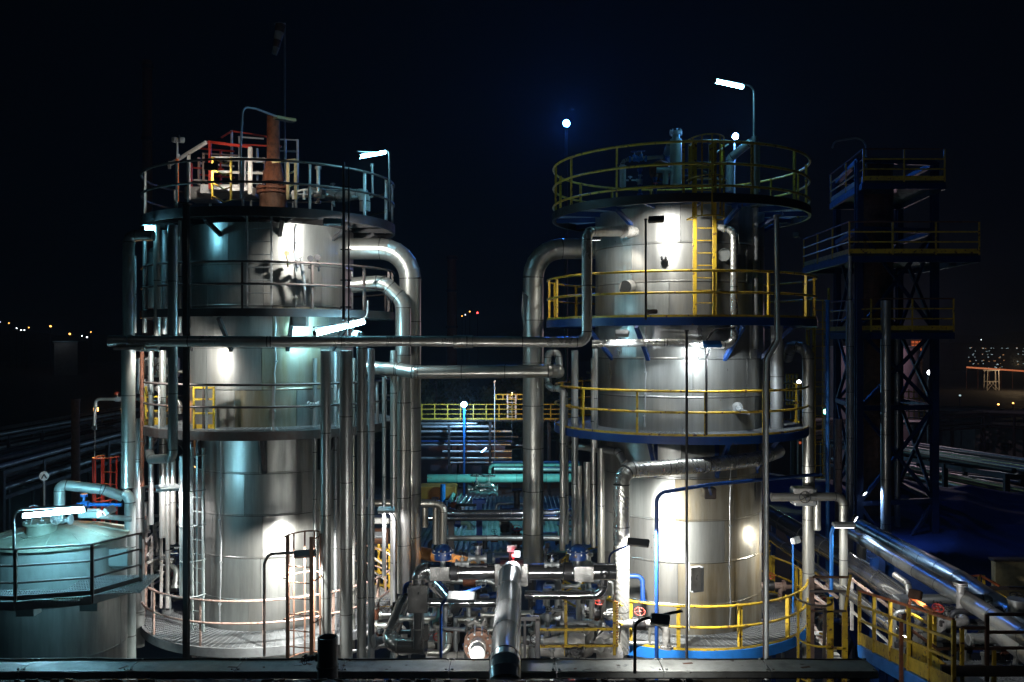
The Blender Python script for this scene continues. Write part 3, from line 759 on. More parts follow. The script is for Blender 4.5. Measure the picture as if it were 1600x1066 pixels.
# blue white horizontal chrome pipes behind the header assembly
pipe('long_chrome_pipe', 'thicker chrome pipe running level behind the big right downpipe, upper of two', [(693, 803, 30), (905, 801, 30)], .125, 'chrome', seg=2.2)
pipe('long_chrome_pipe', 'second level chrome pipe directly beneath the thicker one', [(670, 810, 29.6), (905, 810, 29.6)], .085, 'chrome', seg=2.2)
pipe('long_grey_pipe', 'single grey pipe running level lower behind the big right downpipe', [(690, 841, 29), (900, 841, 29)], .085, 'pipe_grey', seg=1.6)
pipe('goalpost_pipe', 'silver pipe coming level from the left then dropping beside the left downpipes', [(570, 786, 27.5), (693, 787, 27.5), (692, 852, 27.5)], .12, 'pipe_steel', br=.25)
for px, t, bt in ((664, 793, 824), (681, 793, 850)):
    pipe('drop_pipe', ('short' if px == 664 else 'longer') + ' vertical silver pipe hanging under the goalpost shaped pipe', [(px, t, 27.8), (px, bt, 27.8)], .10, 'pipe_steel', group='short vertical drop pipes')
bc = thing('steel_column', 'blue steel column standing between the level chrome pipes', 'column', (P(749, 0, 31).x, 31, 0))
link('shaft', box_mesh(.20, .22, 10.4, 'blue', 0), Matrix.Translation((P(749, 0, 31).x, 31, 5.2)), bc); link('head', box_mesh(.45, .3, .12, 'blue', 0), Matrix.Translation((P(749, 0, 31).x, 31, 10.46)), bc)
for px in (705, 830):
    c_ = thing('steel_column', ('left' if px == 705 else 'right') + ' dark steel column carrying the long chrome pipes', 'column', (P(px, 0, 31).x, 31, 0), 'dark columns under the long pipes')
    link('shaft', box_mesh(.2, .2, 10.2, 'black_steel', 0), Matrix.Translation((P(px, 0, 31).x, 31, 5.1)), c_); link('head', box_mesh(.4, 1.6, .12, 'black_steel', 0), Matrix.Translation((P(px, 0, 31).x, 30.3, 10.0)), c_)
pipe('orange_pipe', 'fat orange brown pipe sloping down behind the left control valve', [(650, 862, 24), (752, 886, 21)], .16, 'orange_pipe', seg=1.2)

# ------------------------------------------------------------------ the two towers
LX, LY = P(425, 533, 22.6).x, 22.6
RX, RY = P(1060, 533, 22.6).x, 22.6
def lch(i, j, a):
    if .0 < (a % (2*math.pi)) < .75 and i < 3: return 'tower_stained'
    return random.choice(['tower_steel', 'tower_steel', 'tower_aged'])
def lch2(i, j, a): return random.choice(['tower_steel', 'tower_aged', 'tower_aged'])
def rch(i, j, a):
    return 'tower_stained' if (.1 < (a % (2*math.pi)) < .9 and random.random() < .75) else random.choice(['tower_steel', 'tower_steel', 'tower_aged'])
def rch2(i, j, a): return random.choice(['tower_steel', 'tower_steel', 'tower_aged'])
clad_tower('left tall clad column tower with dark railed ring platforms', LX, LY, [(.2, 13.9, 1.86, lch2), (13.9, 18.75, 2.02, lch)])
clad_tower('right tall clad column tower with yellow railed ring platforms', RX, RY, [(.2, 13.8, 2.02, rch), (13.8, 19.15, 2.08, rch2)])
def deg(*a): return [R(x) for x in a]
def pa(cx, rad, *px): return [px_ang(cx, 22.6, rad, q) for q in px]
back = deg(95, 118, 140, 162, 184, 206, 228, 250)
FULL = (R(-180), R(180))
# left tower platforms
platform('topmost dark railed ring platform of the left tower', LX, LY, 1.2, 3.05, 18.95, *FULL, pa(LX, 3.05, 224, 275, 293, 379, 485, 572, 606)+back, 'dark_rail', 'white_paint', 'black_steel', 'black_steel', rails=(1.02, .53), toe=0, band=.22, brackets=deg(-60, -20, 20, 60, 100), bm_='black_steel', rail_r=.028, solid=True)  # dark rail colour carries the shade of the backlit rails
platform('second ring platform from the top of the left tower', LX, LY, 2.06, 3.05, 16.72, *FULL, pa(LX, 3.05, 222, 296, 378, 489, 571, 610)+back, 'dark_rail', 'dark_rail', 'black_steel', 'dark_rail', rails=(1.02, .53), toe=0, band=.18, brackets=deg(-50, -12, 25, 60), bm_='black_steel', rail_r=.026)
platform('third ring platform from the top of the left tower at waist level', LX, LY, 2.06, 3.05, 14.02, *FULL, pa(LX, 3.05, 222, 247, 322, 427, 530, 592, 603)+back, 'dark_rail', 'white_paint', 'dark_rail', 'white_paint', rails=(1.02, .53), toe=.0, band=.2, brackets=deg(-45, 10, 50), bm_='black_steel', rail_r=.026, solid=True)
platform('lowest ring platform of the left tower with pinkish rails and open grating', LX, LY, 1.92, 3.05, 9.30, *FULL, pa(LX, 3.05, 222, 238, 312, 412, 522, 593)+back, 'pink_paint', 'pink_paint', 'galvanised', 'white_paint', rails=(1.02, .53), toe=.0, band=.2, brackets=deg(-50, 0, 50), bm_='black_steel', rail_r=.026)
# right tower platforms
platform('topmost yellow railed ring platform of the right tower', RX, RY, 1.2, 3.15, 19.22, *FULL, pa(RX, 3.15, 866, 891, 963, 1068, 1118, 1177, 1244, 1262)+back, 'yellow', 'yellow', 'black_steel', 'yellow', rails=(1.12, .64, .16), toe=0, band=.2, brackets=deg(-42, 20, 55, 100), bm_='blue', rail_r=.03)
platform('second yellow railed ring platform of the right tower', RX, RY, 2.12, 3.3, 16.52, *FULL, pa(RX, 3.3, 853, 868, 1009, 1117, 1203, 1262, 1275)+back, 'yellow', 'yellow', 'blue', 'yellow', rails=(1.0, .53), toe=.05, band=.18, brackets=deg(-60, -30, 20, 60), bm_='blue', rail_r=.028)
platform('third yellow railed ring platform of the right tower', RX, RY, 2.12, 3.1, 13.92, *FULL, pa(RX, 3.1, 910, 995, 1103, 1196, 1253)+back, 'yellow', 'yellow', 'blue', 'yellow', rails=(.98, .52), toe=.05, band=.18, brackets=deg(-25, 15, 55), bm_='blue', rail_r=.028, solid=True)
platform('lowest yellow railed ring platform of the right tower with blue rim', RX, RY, 2.06, 3.1, 9.26, *FULL, pa(RX, 3.1, 985, 1060, 1158, 1234, 1254)+back, 'yellow', 'yellow', 'blue_bright', 'yellow', rails=(.96, .5), toe=.05, band=.24, brackets=deg(-40, 0, 40), bm_='blue', rail_r=.03, post_w=.085)

# ------------------------------------------------------------------ pipes at the left tower
pipe('big_downpipe', 'biggest bent pipe leaving the top of the left tower and dropping on its right', [(545, 389, 22.4), (641, 389, 22.4), (641, 905, 22.4)], .27, 'pipe_steel', br=.75, gores=6, n=28)
pipe('downpipe', 'second bent pipe nested inside the biggest bend right of the left tower', [(550, 446, 21.9), (600, 442, 21.9), (630, 470, 21.9), (630, 925, 21.9)], .19, 'pipe_steel', br=.4, n=26)
pipe('downpipe', 'slim brownish downpipe left of the nested bends', [(615, 548, 21.4), (615, 945, 21.4)], .085, 'pipe_steel')
pipe('cross_pipe', 'long upper level pipe crossing in front of both towers', [(170, 533, 17.6), (420, 534, 17.8), (640, 533, 18.6), (917, 535, 19.0), (917, 362, 19.2), (992, 362, 20.9)], .11, 'pipe_bright', br=.22, seg=1.3)
ns = thing('pipe_clamp', 'white clamp plate under the left end of the long upper cross pipe', 'clamp', P(202, 544, 17.6))
link('plate', box_mesh(.56, .16, .05, 'white_paint', .006), Matrix.Translation(P(202, 545, 17.6)), ns)
tube_raw('strap', [P(202, 533, 17.6)+Vector((0, .125*math.cos(a), .125*math.sin(a))) for a in [i*math.pi/8 for i in range(17)]], .012, 'galvanised', ns, 6)
ns = thing('pipe_sleeve', 'thicker clamped sleeve on the long upper cross pipe between the towers', 'sleeve', P(724, 534, 18.7))
rod('shell', P(709, 534, 18.72), P(738, 534, 18.8), .135, 'pipe_steel', ns, 24)
for q in (709, 738): rod('clip', P(q, 534, 18.72), P(q+1.5, 534, 18.72), .142, 'pipe_grey', ns, 24)
pipe('cross_pipe', 'shorter thick cross pipe below the long one, with bent right end', [(560, 574, 21.2), (620, 577, 21.2), (650, 582, 21.0), (872, 580, 21.0), (872, 582, 22.6)], .155, 'pipe_steel', br=.25, n=24)
pipe('riser', 'dark vertical pipe first of four right of the left tower centre', [(509, 548, 19.0), (509, 1062, 19.0)], .11, 'pipe_grey', seg=1.6)
pipe('riser', 'thickest vertical pipe second of four in front of the left tower', [(541, 548, 19.2), (541, 1062, 19.2)], .138, 'pipe_grey', seg=1.5)
pipe('riser', 'vertical pipe third of four, topped by a white bend at the cross pipe', [(556, 524, 20.2), (564, 526, 19.4), (565, 540, 19.3), (565, 1062, 19.3)], .105, 'pipe_grey', seg=1.6)
pipe('riser', 'slim bluish vertical pipe last of four right of the left tower', [(580, 545, 19.6), (580, 1062, 19.6)], .075, 'galvanised', seg=1.7)
pipe('riser', 'tall outermost left pipe with a square bend near the small bright lamp', [(240, 368, 19.9), (201, 368, 19.9), (201, 526, 19.6)], .125, 'pipe_grey', br=.16, seg=1.6)
pipe('riser', 'tall outermost left column pipe below the long cross pipe', [(201, 546, 19.6), (200, 762, 19.6)], .145, 'pipe_steel', seg=1.2)
pipe('riser', 'beige vertical pipe between the outermost left pipe and the tower', [(245, 352, 20.3), (246, 525, 20.3)], .075, 'pipe_steel')
pipe('riser', 'dark vertical pipe left of the tower turning back at its foot', [(270, 352, 18.9), (270, 716, 18.9), (236, 718, 19.8), (232, 700, 21.8)], .10, 'pipe_grey', br=.2)
pipe('riser', 'lower left pipe leaning beside the lowest platform of the left tower', [(222, 655, 21.6), (216, 720, 21.4), (217, 900, 21.2), (217, 1010, 21.2)], .13, 'pipe_grey')
pipe('riser', 'lower left grey green pipe beside the cone roofed tank', [(193, 770, 20.0), (203, 775, 20.0), (204, 1062, 20.0)], .12, 'tank_teal')
pipe('riser', 'first of two bright vertical pipes inside the left rail of the left tower', [(270, 720, 21.0), (270, 850, 21.0)], .07, 'pipe_steel')
pipe('riser', 'second of two bright vertical pipes inside the left rail of the left tower', [(284, 720, 21.0), (284, 850, 21.0)], .07, 'pipe_steel')
ex = thing('column', 'dark square steel post rising in front of the left tower', 'column', (P(291, 0, 18.6).x, 18.6, 0))
pt = P(291, 318, 18.6)
ibeam('shaft', (pt.x, 18.6, 0), pt, .11, .12, 'black_steel', ex)
link('cap', box_mesh(.2, .2, .02, 'black_steel', 0), Matrix.Translation(pt), ex); link('base_plate', box_mesh(.4, .4, .04, 'black_steel', 0), Matrix.Translation((pt.x, 18.6, .03)), ex)
cm = thing('conduit', 'pair of thin dark rods with clips in front of the left tower right side', 'conduit', (P(538, 0, 19.3).x, 19.3, 0))
for px, t, b in ((537, 254, 500), (545, 262, 525)):
    rod('rod', P(px, t, 19.2), P(px, b, 19.2), .032 if px == 537 else .02, 'black_steel', cm, 8)
for py in (292, 390, 438, 480): beam('clip', P(532, py, 19.2), P(549, py, 19.2), .03, .03, 'black_steel', cm)
# insulated drum seen through the left platform
dr = thing('side_vessel', 'white lagged elbow box beside the left tower above its waist platform', 'vessel', P(244, 575, 23))
link('box', box_mesh(.62, .5, .5, 'foil', .03), Matrix.Translation(P(257, 574, 23)), dr); rod('nozzle', P(215, 572, 23), P(240, 574, 23), .26, 'pipe_steel', dr, 22)
valve('white handwheel valve behind the dark left pipe', P(259, 574, 22.2), .16, (1, 0, 0), (0, -1, 0), 'galvanised', 'black_steel')
valve('small handwheel valve at the left end of the waist platform', P(238, 607, 21.6), .14, (1, 0, 0), (0, -1, 0), 'foil', 'galvanised')
yt = thing('stair_cage', 'yellow ladder frame standing on the left waist platform', 'frame', P(232, 665, 21.2))
for px in (228, 236, 257): beam('post', P(px, 666, 21.2), P(px, 604, 21.2), .05, .05, 'yellow', yt)
for py in (620, 642): beam('bar', P(228, py, 21.2), P(262, py, 21.2), .05, .05, 'yellow', yt)
beam('kick_plate', P(226, 660, 21.2), P(266, 660, 21.2), .02, .22, 'yellow', yt, roll=0)
yt = thing('ladder_gate', 'yellow gate with toothed foot plate on the left tower waist platform', 'gate', P(320, 672, 20.3))
for px in (303, 318, 334): beam('post', P(px, 672, 20.25), P(px, 604, 20.25), .045, .045, 'yellow' if px != 318 else 'dark_rail', yt)
for py in (606, 624, 646): beam('bar', P(303, py, 20.25), P(336, py, 20.25), .045, .045, 'yellow', yt)
beam('kick_plate', P(303, 668, 20.28), P(336, 668, 20.28), .02, .14, 'yellow', yt, roll=0)
# ladders on the left tower
ladder('grey ladder on the shaded top section of the left tower', P(405, 478, 20.2), P(405, 326, 20.2), .55, 'galvanised', .29, rail=.03)
ladder('narrow blue grey caged ladder at the lower left of the left tower', P(309, 1000, 20.75), P(309, 700, 20.75), .34, 'tank_teal', .33, cage=(1.1, 4.3), cage_r=.25, face=(-.5, -1), rail=.045)
ladder('rusty brown caged ladder standing before the brightly lit foot of the left tower', P(468, 1062, 18.6), P(468, 838, 18.6), .54, 'rust_brown', .335, cage=(.35, 2.95), cage_r=.36, face=(.25, 1), rail=.05, mc='rust_brown')

# top of the left tower
st = thing('vent_stack', 'rusty brown vent stack with bolted flange on top of the left tower', 'stack', (P(427, 0, 22).x, 22, 18.95))
sx = P(427, 0, 22).x
def zz(py, d): return HC-(py-533)/FPX*d
rod('shaft', (sx, 22, zz(310, 22)), (sx, 22, zz(182, 22)), .155, 'rust', st, 24)
tube_raw('cone', [Vector((sx, 22, zz(285, 22))), Vector((sx, 22, zz(262, 22))), Vector((sx, 22, zz(250, 22)))], [.27, .22, .16], 'rust', st, 24)
for py in (297, 303): rod('flange', (sx, 22, zz(py, 22)), (sx, 22, zz(py, 22)+.06), .40, 'rust', st, 28)
for i in range(18): a = i*math.pi/9; rod('bolt', (sx+.35*math.cos(a), 22+.35*math.sin(a), zz(304, 22)), (sx+.35*math.cos(a), 22+.35*math.sin(a), zz(290, 22)), .02, 'rust', st, 6)
tube_raw('base', [Vector((sx, 22, 18.9)), Vector((sx, 22, zz(304, 22)))], .33, 'rust_brown', st, 24)
fr2 = thing('guard_frame', 'dense red and pale scaffold rails behind the guard frame on the left tower top', 'frame', P(390, 300, 22.8))
for px, t, m_, d_ in ((299, 255, 'red_paint', 22.6), (318, 240, 'pink_paint', 22.4), (345, 236, 'red_paint', 23.0), (374, 214, 'white_paint', 23.2), (402, 232, 'galvanised', 23.2), (412, 246, 'pink_paint', 22.6), (383, 250, 'white_paint', 21.6)):
    beam('post', P(px, 308, d_), P(px, t, d_), .05, .05, m_, fr2)
for py, x0_, x1_, m_ in ((214, 372, 412, 'galvanised'), (226, 372, 440, 'red_paint'), (240, 316, 372, 'pink_paint'), (250, 340, 410, 'white_paint'), (262, 296, 350, 'red_paint'), (268, 350, 440, 'galvanised'), (281, 300, 345, 'white_paint'), (284, 350, 412, 'white_paint')):
    beam('rail', P(x0_, py, 22.9), P(x1_, py+3, 22.9), .04, .04, m_, fr2)
for px, py in ((352, 296), (376, 298)): link('step', box_mesh(.5, .4, .08, 'white_paint', .01), Matrix.Translation(P(px, py, 21.4)), fr2)
cp = tube('swan_neck_pole', [P(376, 310, 20.0), P(376, 240, 20.0), P(379, 167, 20.0), P(400, 170, 20.4), P(432, 182, 21.4)], .026, 'galvanised', None, 8, br=.2)
tag(cp, 'thin bent lamp arm rising above the left tower railing', 'lamp arm')
ul = thing('unlit_lamp', 'unlit trough lamp at the end of the thin bent arm above the stack', 'lamp', P(445, 186, 21.6))
beam('housing', P(430, 183, 21.4), P(460, 188, 21.9), .14, .07, 'cream', ul); beam('glass', P(432, 186.5, 21.4), P(458, 191.5, 21.9), .10, .02, 'rubber', ul)
# white and red frame round the hatch on top of the left tower
fr = thing('guard_frame', 'white and red painted guard frame around the hatch on the left tower top', 'frame', P(340, 312, 21.5), None)
A = P(266, 262, 21.9); B = P(323, 221, 22.6); Cc = P(391, 231, 20.9)
beam('white_rail', P(264, 258, 22.2), P(323, 222, 21.4), .09, .06, 'white_paint', fr)
beam('red_rail', P(326, 222, 21.4), P(391, 230, 21.2), .09, .06, 'red_paint', fr)
beam('white_post', P(295, 240, 21.8), P(295, 312, 21.8), .07, .07, 'white_paint', fr)
beam('red_post', P(328, 222, 21.4), P(328, 296, 21.4), .06, .06, 'red_paint', fr)
beam('orange_post', P(277, 246, 21.5), P(277, 316, 21.5), .06, .06, 'orange_paint', fr)
beam('white_post', P(391, 230, 21.2), P(391, 304, 21.2), .09, .09, 'white_paint', fr)
beam('white_post', P(311, 246, 23.0), P(311, 290, 23.0), .06, .06, 'pink_paint', fr)
beam('white_post', P(362, 204, 23.2), P(362, 250, 23.2), .06, .06, 'white_paint', fr)
for py in (232, 255, 273): beam('red_rail', P(311, py, 23.0), P(366, py+5, 23.0), .045, .045, 'red_paint' if py != 255 else 'white_paint', fr)
for py in (205, ): beam('red_rail', P(362, py, 23.2), P(420, py+9, 23.2), .04, .04, 'red_paint', fr); beam('red_rail', P(362, py, 23.2), P(346, py+10, 22.8), .04, .04, 'red_paint', fr)
for py in (246, 268): beam('white_rail', P(330, py, 21.3), P(430, py+4, 22.2), .05, .06, 'white_paint', fr)
for px, py in ((267, 264), (281, 253)): beam('bracket', P(px-2, py, 21.9), P(px-2, py-12, 21.9), .06, .04, 'white_paint', fr)
link('hatch', box_mesh(1.2, .9, .22, 'white_paint', .02), Matrix.Translation(P(360, 300, 22.0)), fr)
link('hatch', box_mesh(.7, .8, .3, 'foil', .03), Matrix.Translation(P(318, 305, 22.4)), fr)
yg = thing('ladder_hoop', 'yellow ladder hoops standing on the left tower top beside the rusty stack', 'ladder cage', P(345, 310, 20.6))
for px in (332, 361): beam('post', P(px, 312, 20.6), P(px, 246, 20.6), .045, .045, 'yellow', yg)
for py in (246, 264, 286, 306): beam('hoop', P(332, py, 20.6), P(350, py+10, 20.0), .045, .02, 'yellow', yg); beam('hoop', P(350, py+10, 20.0), P(361, py+6, 20.6), .045, .02, 'yellow', yg)
yg = thing('ladder_hoop', 'yellow and cream post pair right of the rusty stack', 'ladder cage', P(450, 310, 21))
for px, t in ((450, 254), (462, 249)): beam('post', P(px, 312, 21), P(px, t, 21), .07, .05, 'cream', yg)
for py in (254, 272, 292): beam('hoop', P(425 if py == 254 else 450, py, 21), P(462, py-5, 21.2), .04, .04, 'cream', yg)
fr = thing('guard_frame', 'grey inner guard rails behind the rusty stack', 'frame', P(450, 300, 23.4))
for px in (446, 465): beam('post', P(px, 310, 23.4), P(px, 218, 23.4), .05, .05, 'galvanised', fr)
for py in (218, 236, 254): beam('rail', P(438, py, 23.4), P(465, py+1, 23.4), .035, .035, 'galvanised', fr)
pipe('roof_duct', 'pale duct lying on the left tower top right of the stack', [(484, 300, 22.6), (530, 308, 22.0), (570, 302, 21.4), (570, 330, 21.4)], .13, 'foil', br=.2)
fr = thing('pipe_stand', 'low white pipe stand on the left tower top', 'stand', P(470, 312, 21.6))
for px in (458, 475, 492): beam('leg', P(px, 312, 21.6), P(px, 298, 21.6), .05, .05, 'white_paint', fr)
beam('rail', P(455, 302, 21.6), P(478, 296, 21.6), .06, .05, 'white_paint', fr); beam('rail', P(478, 296, 21.6), P(512, 304, 21.4), .06, .05, 'white_paint', fr)
sn = thing('sensor_mast', 'small unlit twin floodlight cluster on a thin mast at the left tower top', 'floodlight', P(277, 245, 21))
rod('mast', P(277, 248, 21), P(277, 220, 21), .025, 'galvanised', sn, 8)
for dx in (-5, 5): link('head', box_mesh(.16, .12, .12, 'galvanised', .02), Matrix.Translation(P(279+dx, 219, 21)) @ Matrix.Rotation(.4*dx, 4, 'Z'), sn)
rod('tip', P(280, 220, 21), P(280, 211, 21), .012, 'galvanised', sn, 6)

# instruments hanging on the top left section
for i, (px, py, m_) in enumerate([(448, 396, 'cream'), (462, 402, 'galvanised'), (485, 404, 'black_steel'), (496, 402, 'black_steel')]):
    g = thing('gauge', ['brass coloured gauge leftmost of the cluster before the lit skin', 'grey gauge second in the cluster before the lit skin', 'dark transmitter third in the cluster', 'dark transmitter rightmost in the cluster'][i] + ' on the left tower', 'gauge', P(px, py, 20.2))
    rod('dial', P(px, py, 20.2), P(px, py, 20.1), .07, m_, g, 16); rod('stem', P(px, py+4, 20.2), P(px+2, py+22, 20.3), .02, m_, g, 8)
    link('bracket', box_mesh(.08, .3, .05, m_, 0), Matrix.Translation(P(px+1, py+14, 20.35)), g)
fl = tube('cable_tray', [P(470, 402, 20.1), P(475, 440, 20.2), P(478, 476, 20.3)], .04, 'galvanised', None, 8); tag(fl, 'short dangling cable tray below the gauge cluster', 'cable')
bx = thing('junction_box', 'dark junction box under the second platform of the left tower', 'box', P(465, 500, 20.0))
link('box', box_mesh(.36, .3, .3, 'dark_rail', .02), Matrix.Translation(P(468, 500, 20.2)), bx); link('lid', box_mesh(.3, .02, .24, 'dark_rail', .01), Matrix.Translation(P(468, 500, 20.03)), bx)
for (px, py) in ((490, 632),):
    v_ = valve('small nozzle valve on the skin of the left tower above the waist platform', P(px, py, 20.45), .10, (1, 0, 0), (0, -1, 0), 'galvanised')

# ------------------------------------------------------------------ right tower pipes and ladders
pipe('big_downpipe', 'biggest bent pipe leaving the left side of the right tower and dropping to the ground', [(935, 389, 23.2), (833, 389, 23.0), (833, 900, 23.0)], .265, 'pipe_steel', br=.75, gores=6, n=28)
dm = thing('torn_sheet', 'loose kite shaped sheet hanging off the biggest right bend', 'cladding sheet', P(822, 465, 22.6))
link('sheet', mk('sheet', [Vector((0, 0, 0)), Vector((.13, -.06, -.13)), Vector((.04, -.05, -1.0)), Vector((-.04, .02, -.5)), Vector((0, .01, -.012)), Vector((.13, -.05, -.14)), Vector((.045, -.04, -1.0)), Vector((-.035, .03, -.5))], [(0, 1, 2, 3), (4, 7, 6, 5), (0, 4, 5, 1), (1, 5, 6, 2), (2, 6, 7, 3), (3, 7, 4, 0)], 'chrome_box'), Matrix.Translation(P(817, 455, 22.6)), dm)
pipe('ring_pipe', 'corrugated looking pipe crossing the front of the right tower below its second platform', [(925, 537, 20.15), (1040, 535, 19.95), (1147, 540, 20.1), (1147, 361, 20.1), (1122, 355, 20.6)], .085, 'spiral_steel', br=.22, seg=.9)
pipe('ring_pipe', 'thick silver pipe hugging the front of the right tower and dropping past the lower platform', [(1216, 705, 21.6), (1180, 718, 20.6), (1100, 727, 19.6), (982, 735, 19.1), (971, 745, 18.9), (971, 1020, 18.9)], .17, 'spiral_steel', br=.3, seg=.8, n=26, gores=4)
pipe('riser', 'tall blue grey pipe at the right edge of the right tower', [(1214, 505, 21.4), (1214, 672, 21.4)], .155, 'galvanised', seg=1.5)
pipe('riser', 'tall pipe through the top platform near the roof lamp', [(1179, 214, 21.2), (1180, 545, 21.2)], .085, 'galvanised', seg=1.7)
pipe('roof_pipe', 'pale slanted pipe with a bend on the roof of the right tower', [(1140, 300, 22.2), (1141, 247, 22.2), (1173, 222, 21.8), (1181, 225, 21.8), (1181, 300, 21.8)], .10, 'galvanised', br=.12)
cols = [(879, 610, 860, .07), (898, 548, 860, .085), (930, 545, 700, .07), (905, 728, 850, .075), (917, 722, 850, .085), (939, 700, 880, .09), (927, 560, 855, .06)]
names = ['leftmost slim', 'second slim', 'bright edge', 'short capped left', 'short capped right', 'rearmost wide', 'thin blue tinted']
for (px, t, b, r), nm in zip(cols, names):
    pipe('riser', nm + ' vertical pipe in the bundle left of the right tower', [(px, t, 21.4), (px, b, 21.4)], r, 'pipe_steel' if px % 2 else 'pipe_grey', group='vertical pipe bundle', seg=1.4)
pipe('bend_pipe', 'short arched pipe beside the bend of the second cross pipe', [(855, 572, 22.4), (856, 551, 22.4), (872, 550, 22.4), (874, 575, 22.4)], .09, 'pipe_grey', br=.14)
pipe('bend_pipe', 'small curved pipe falling below the bend of the second cross pipe', [(856, 590, 22.2), (858, 608, 22.0), (882, 606, 21.8), (884, 850, 21.8)], .085, 'pipe_grey', br=.2)
pipe('lower_vessel_pipe', 'grey pipe with a cut corner behind the slim pipes by the right tower', [(884, 695, 22.0), (965, 706, 21.2), (975, 722, 21.1)], .09, 'pipe_grey', br=.1)
ladder('yellow ladder on the brightly lit upper skin of the right tower', P(1101, 493, 20.1), P(1101, 222, 20.1), .44, 'yellow', .28, cage=(2.15, 3.9), cage_r=.40, face=(0, -1), rail=.06)
ladder('tall caged yellow ladder between the right tower and the dark blue frame', P(1283, 765, 25.5), P(1283, 450, 25.5), .5, 'yellow', .34, cage=(.4, 5.4), cage_r=.3, face=(-.3, 1), rail=.04)
cg = thing('ladder_gate', 'yellow ladder exit frame on the roof of the right tower', 'frame', P(1100, 292, 21.4))
for px, d_ in ((1078, 20.9), (1110, 20.9), (1128, 21.6)): beam('post', P(px, 292, d_), P(px, 226, d_), .08, .05, 'yellow', cg)
beam('bar', P(1070, 262, 20.9), P(1110, 262, 20.9), .07, .05, 'yellow', cg)
hoop = lambda z, m_: tube_raw('hoop', [P(1078, z+8, 20.9), P(1083, z+1, 20.6), P(1095, z, 20.4), P(1120, z-1, 20.6), P(1136, z+2, 21.4)], .022, m_, cg, 6)
hoop(220, 'white_paint'); hoop(280, 'white_paint')
tube_raw('hoop', [P(1110, 248, 21), P(1120, 238, 21), P(1138, 226, 21.6)], .02, 'white_paint', cg, 6)
vs_ = thing('vent_vessel', 'bluish vertical vent pot with bolted cap on the roof of the right tower', 'vessel', P(1056, 292, 21.6))
rod('shell', P(1056, 290, 21.6), P(1056, 218, 21.6), .14, 'tank_teal', vs_, 22)
rod('neck', P(1056, 219, 21.6), P(1056, 208, 21.6), .09, 'tank_teal', vs_, 16); rod('cap', P(1056, 210, 21.6), P(1056, 206, 21.6), .15, 'galvanised', vs_, 16)
for i in range(8): a = i*math.pi/4; q = P(1056, 212, 21.6)+Vector((.13*math.cos(a), .13*math.sin(a), 0)); rod('bolt', q, q+Vector((0, 0, .14)), .015, 'galvanised', vs_, 6)
rod('branch', P(1048, 225, 21.7), P(1043, 240, 22.0), .10, 'tank_teal', vs_, 14); rod('nozzle', P(1026, 266, 21.6), P(1050, 266, 21.6), .07, 'tank_teal', vs_, 14)
rod('drain', P(1040, 268, 21.6), P(1040, 288, 21.6), .07, 'tank_teal', vs_, 14)
pipe('roof_pipe', 'small blue pipe with valves on the left part of the right tower roof', [(973, 296, 21.8), (973, 252, 21.8), (981, 249, 21.8), (1036, 245, 21.8)], .045, 'galvanised', br=.1)
rod_ = thing('pipe_lagging', 'thick lagged foot of the small roof pipe on the right tower', 'sleeve', P(973, 292, 21.8)); rod('shell', P(973, 292, 21.8), P(973, 261, 21.8), .08, 'galvanised', rod_, 18); rod('collar', P(973, 262, 21.8), P(973, 259, 21.8), .09, 'galvanised', rod_, 18)
valve('blue valve left on the small roof pipe of the right tower', P(991, 249, 21.8), .10, (1, 0, 0), (0, 0, 1), 'blue_bright', 'blue')
valve('blue valve right on the small roof pipe of the right tower', P(1002, 248, 21.8), .10, (1, 0, 0), (0, 0, 1), 'blue_bright', 'blue')
mh = thing('rusty_manhole', 'dim rusty manhole cover leaning behind the vent pot', 'manhole', P(1030, 290, 22.6))
rod('cover', P(1030, 268, 22.5), P(1033, 266, 22.7), .26, 'rust', mh, 24); beam('davit', P(1020, 292, 22.5), P(1034, 248, 22.6), .06, .06, 'rust', mh)
nz = thing('nozzle', 'round blind capped nozzle on the upper skin of the right tower', 'nozzle', P(980, 448, 20.6))
pN = P(984, 447, 21.0); rod('barrel', pN, P(977, 449, 20.45), .15, 'foil', nz, 24); rod('cap', P(977, 449, 20.45), P(976.4, 449, 20.43), .155, 'chrome_box', nz, 24)
nz = thing('nozzle', 'sleeve collar where the upper cross pipe enters the right tower', 'nozzle', P(978, 362, 20.6))
rod('collar', P(973, 361, 20.3), P(985, 362, 20.75), .145, 'foil', nz, 22); rod('ring', P(972.6, 361, 20.28), P(974, 361, 20.32), .155, 'foil', nz, 22)
nz = thing('nozzle', 'shaded round handhole right of the yellow ladder on the right tower', 'nozzle', P(1131, 398, 20.7)); rod('barrel', P(1131, 398, 20.85), P(1131, 398, 20.55), .13, 'pipe_grey', nz, 22); rod('lid', P(1131, 398, 20.57), P(1131, 398, 20.52), .15, 'pipe_grey', nz, 22)
nz = thing('lifting_eye', 'small dark u shaped stub on the brightest spot of the right tower', 'bracket', P(1037, 404, 20.4))
tube_raw('loop', [P(1034, 402, 20.5), P(1034, 405, 20.42), P(1037, 407, 20.4), P(1040, 405, 20.42), P(1040, 402, 20.5)], .03, 'black_steel', nz, 6)
rod('bolt', P(1037, 401, 20.5), P(1037, 402, 20.35), .025, 'galvanised', nz, 6)
nz = thing('instrument', 'instrument with round flange and bracket on the right tower above its third platform', 'instrument', P(1157, 640, 20.6))
rod('flange', P(1153, 637, 20.75), P(1152, 638, 20.68), .13, 'galvanised', nz, 20); rod('stem', P(1153, 638, 20.7), P(1160, 643, 20.3), .06, 'galvanised', nz); rod('head', P(1158, 642, 20.35), P(1172, 646, 20.3), .045, 'foil', nz)
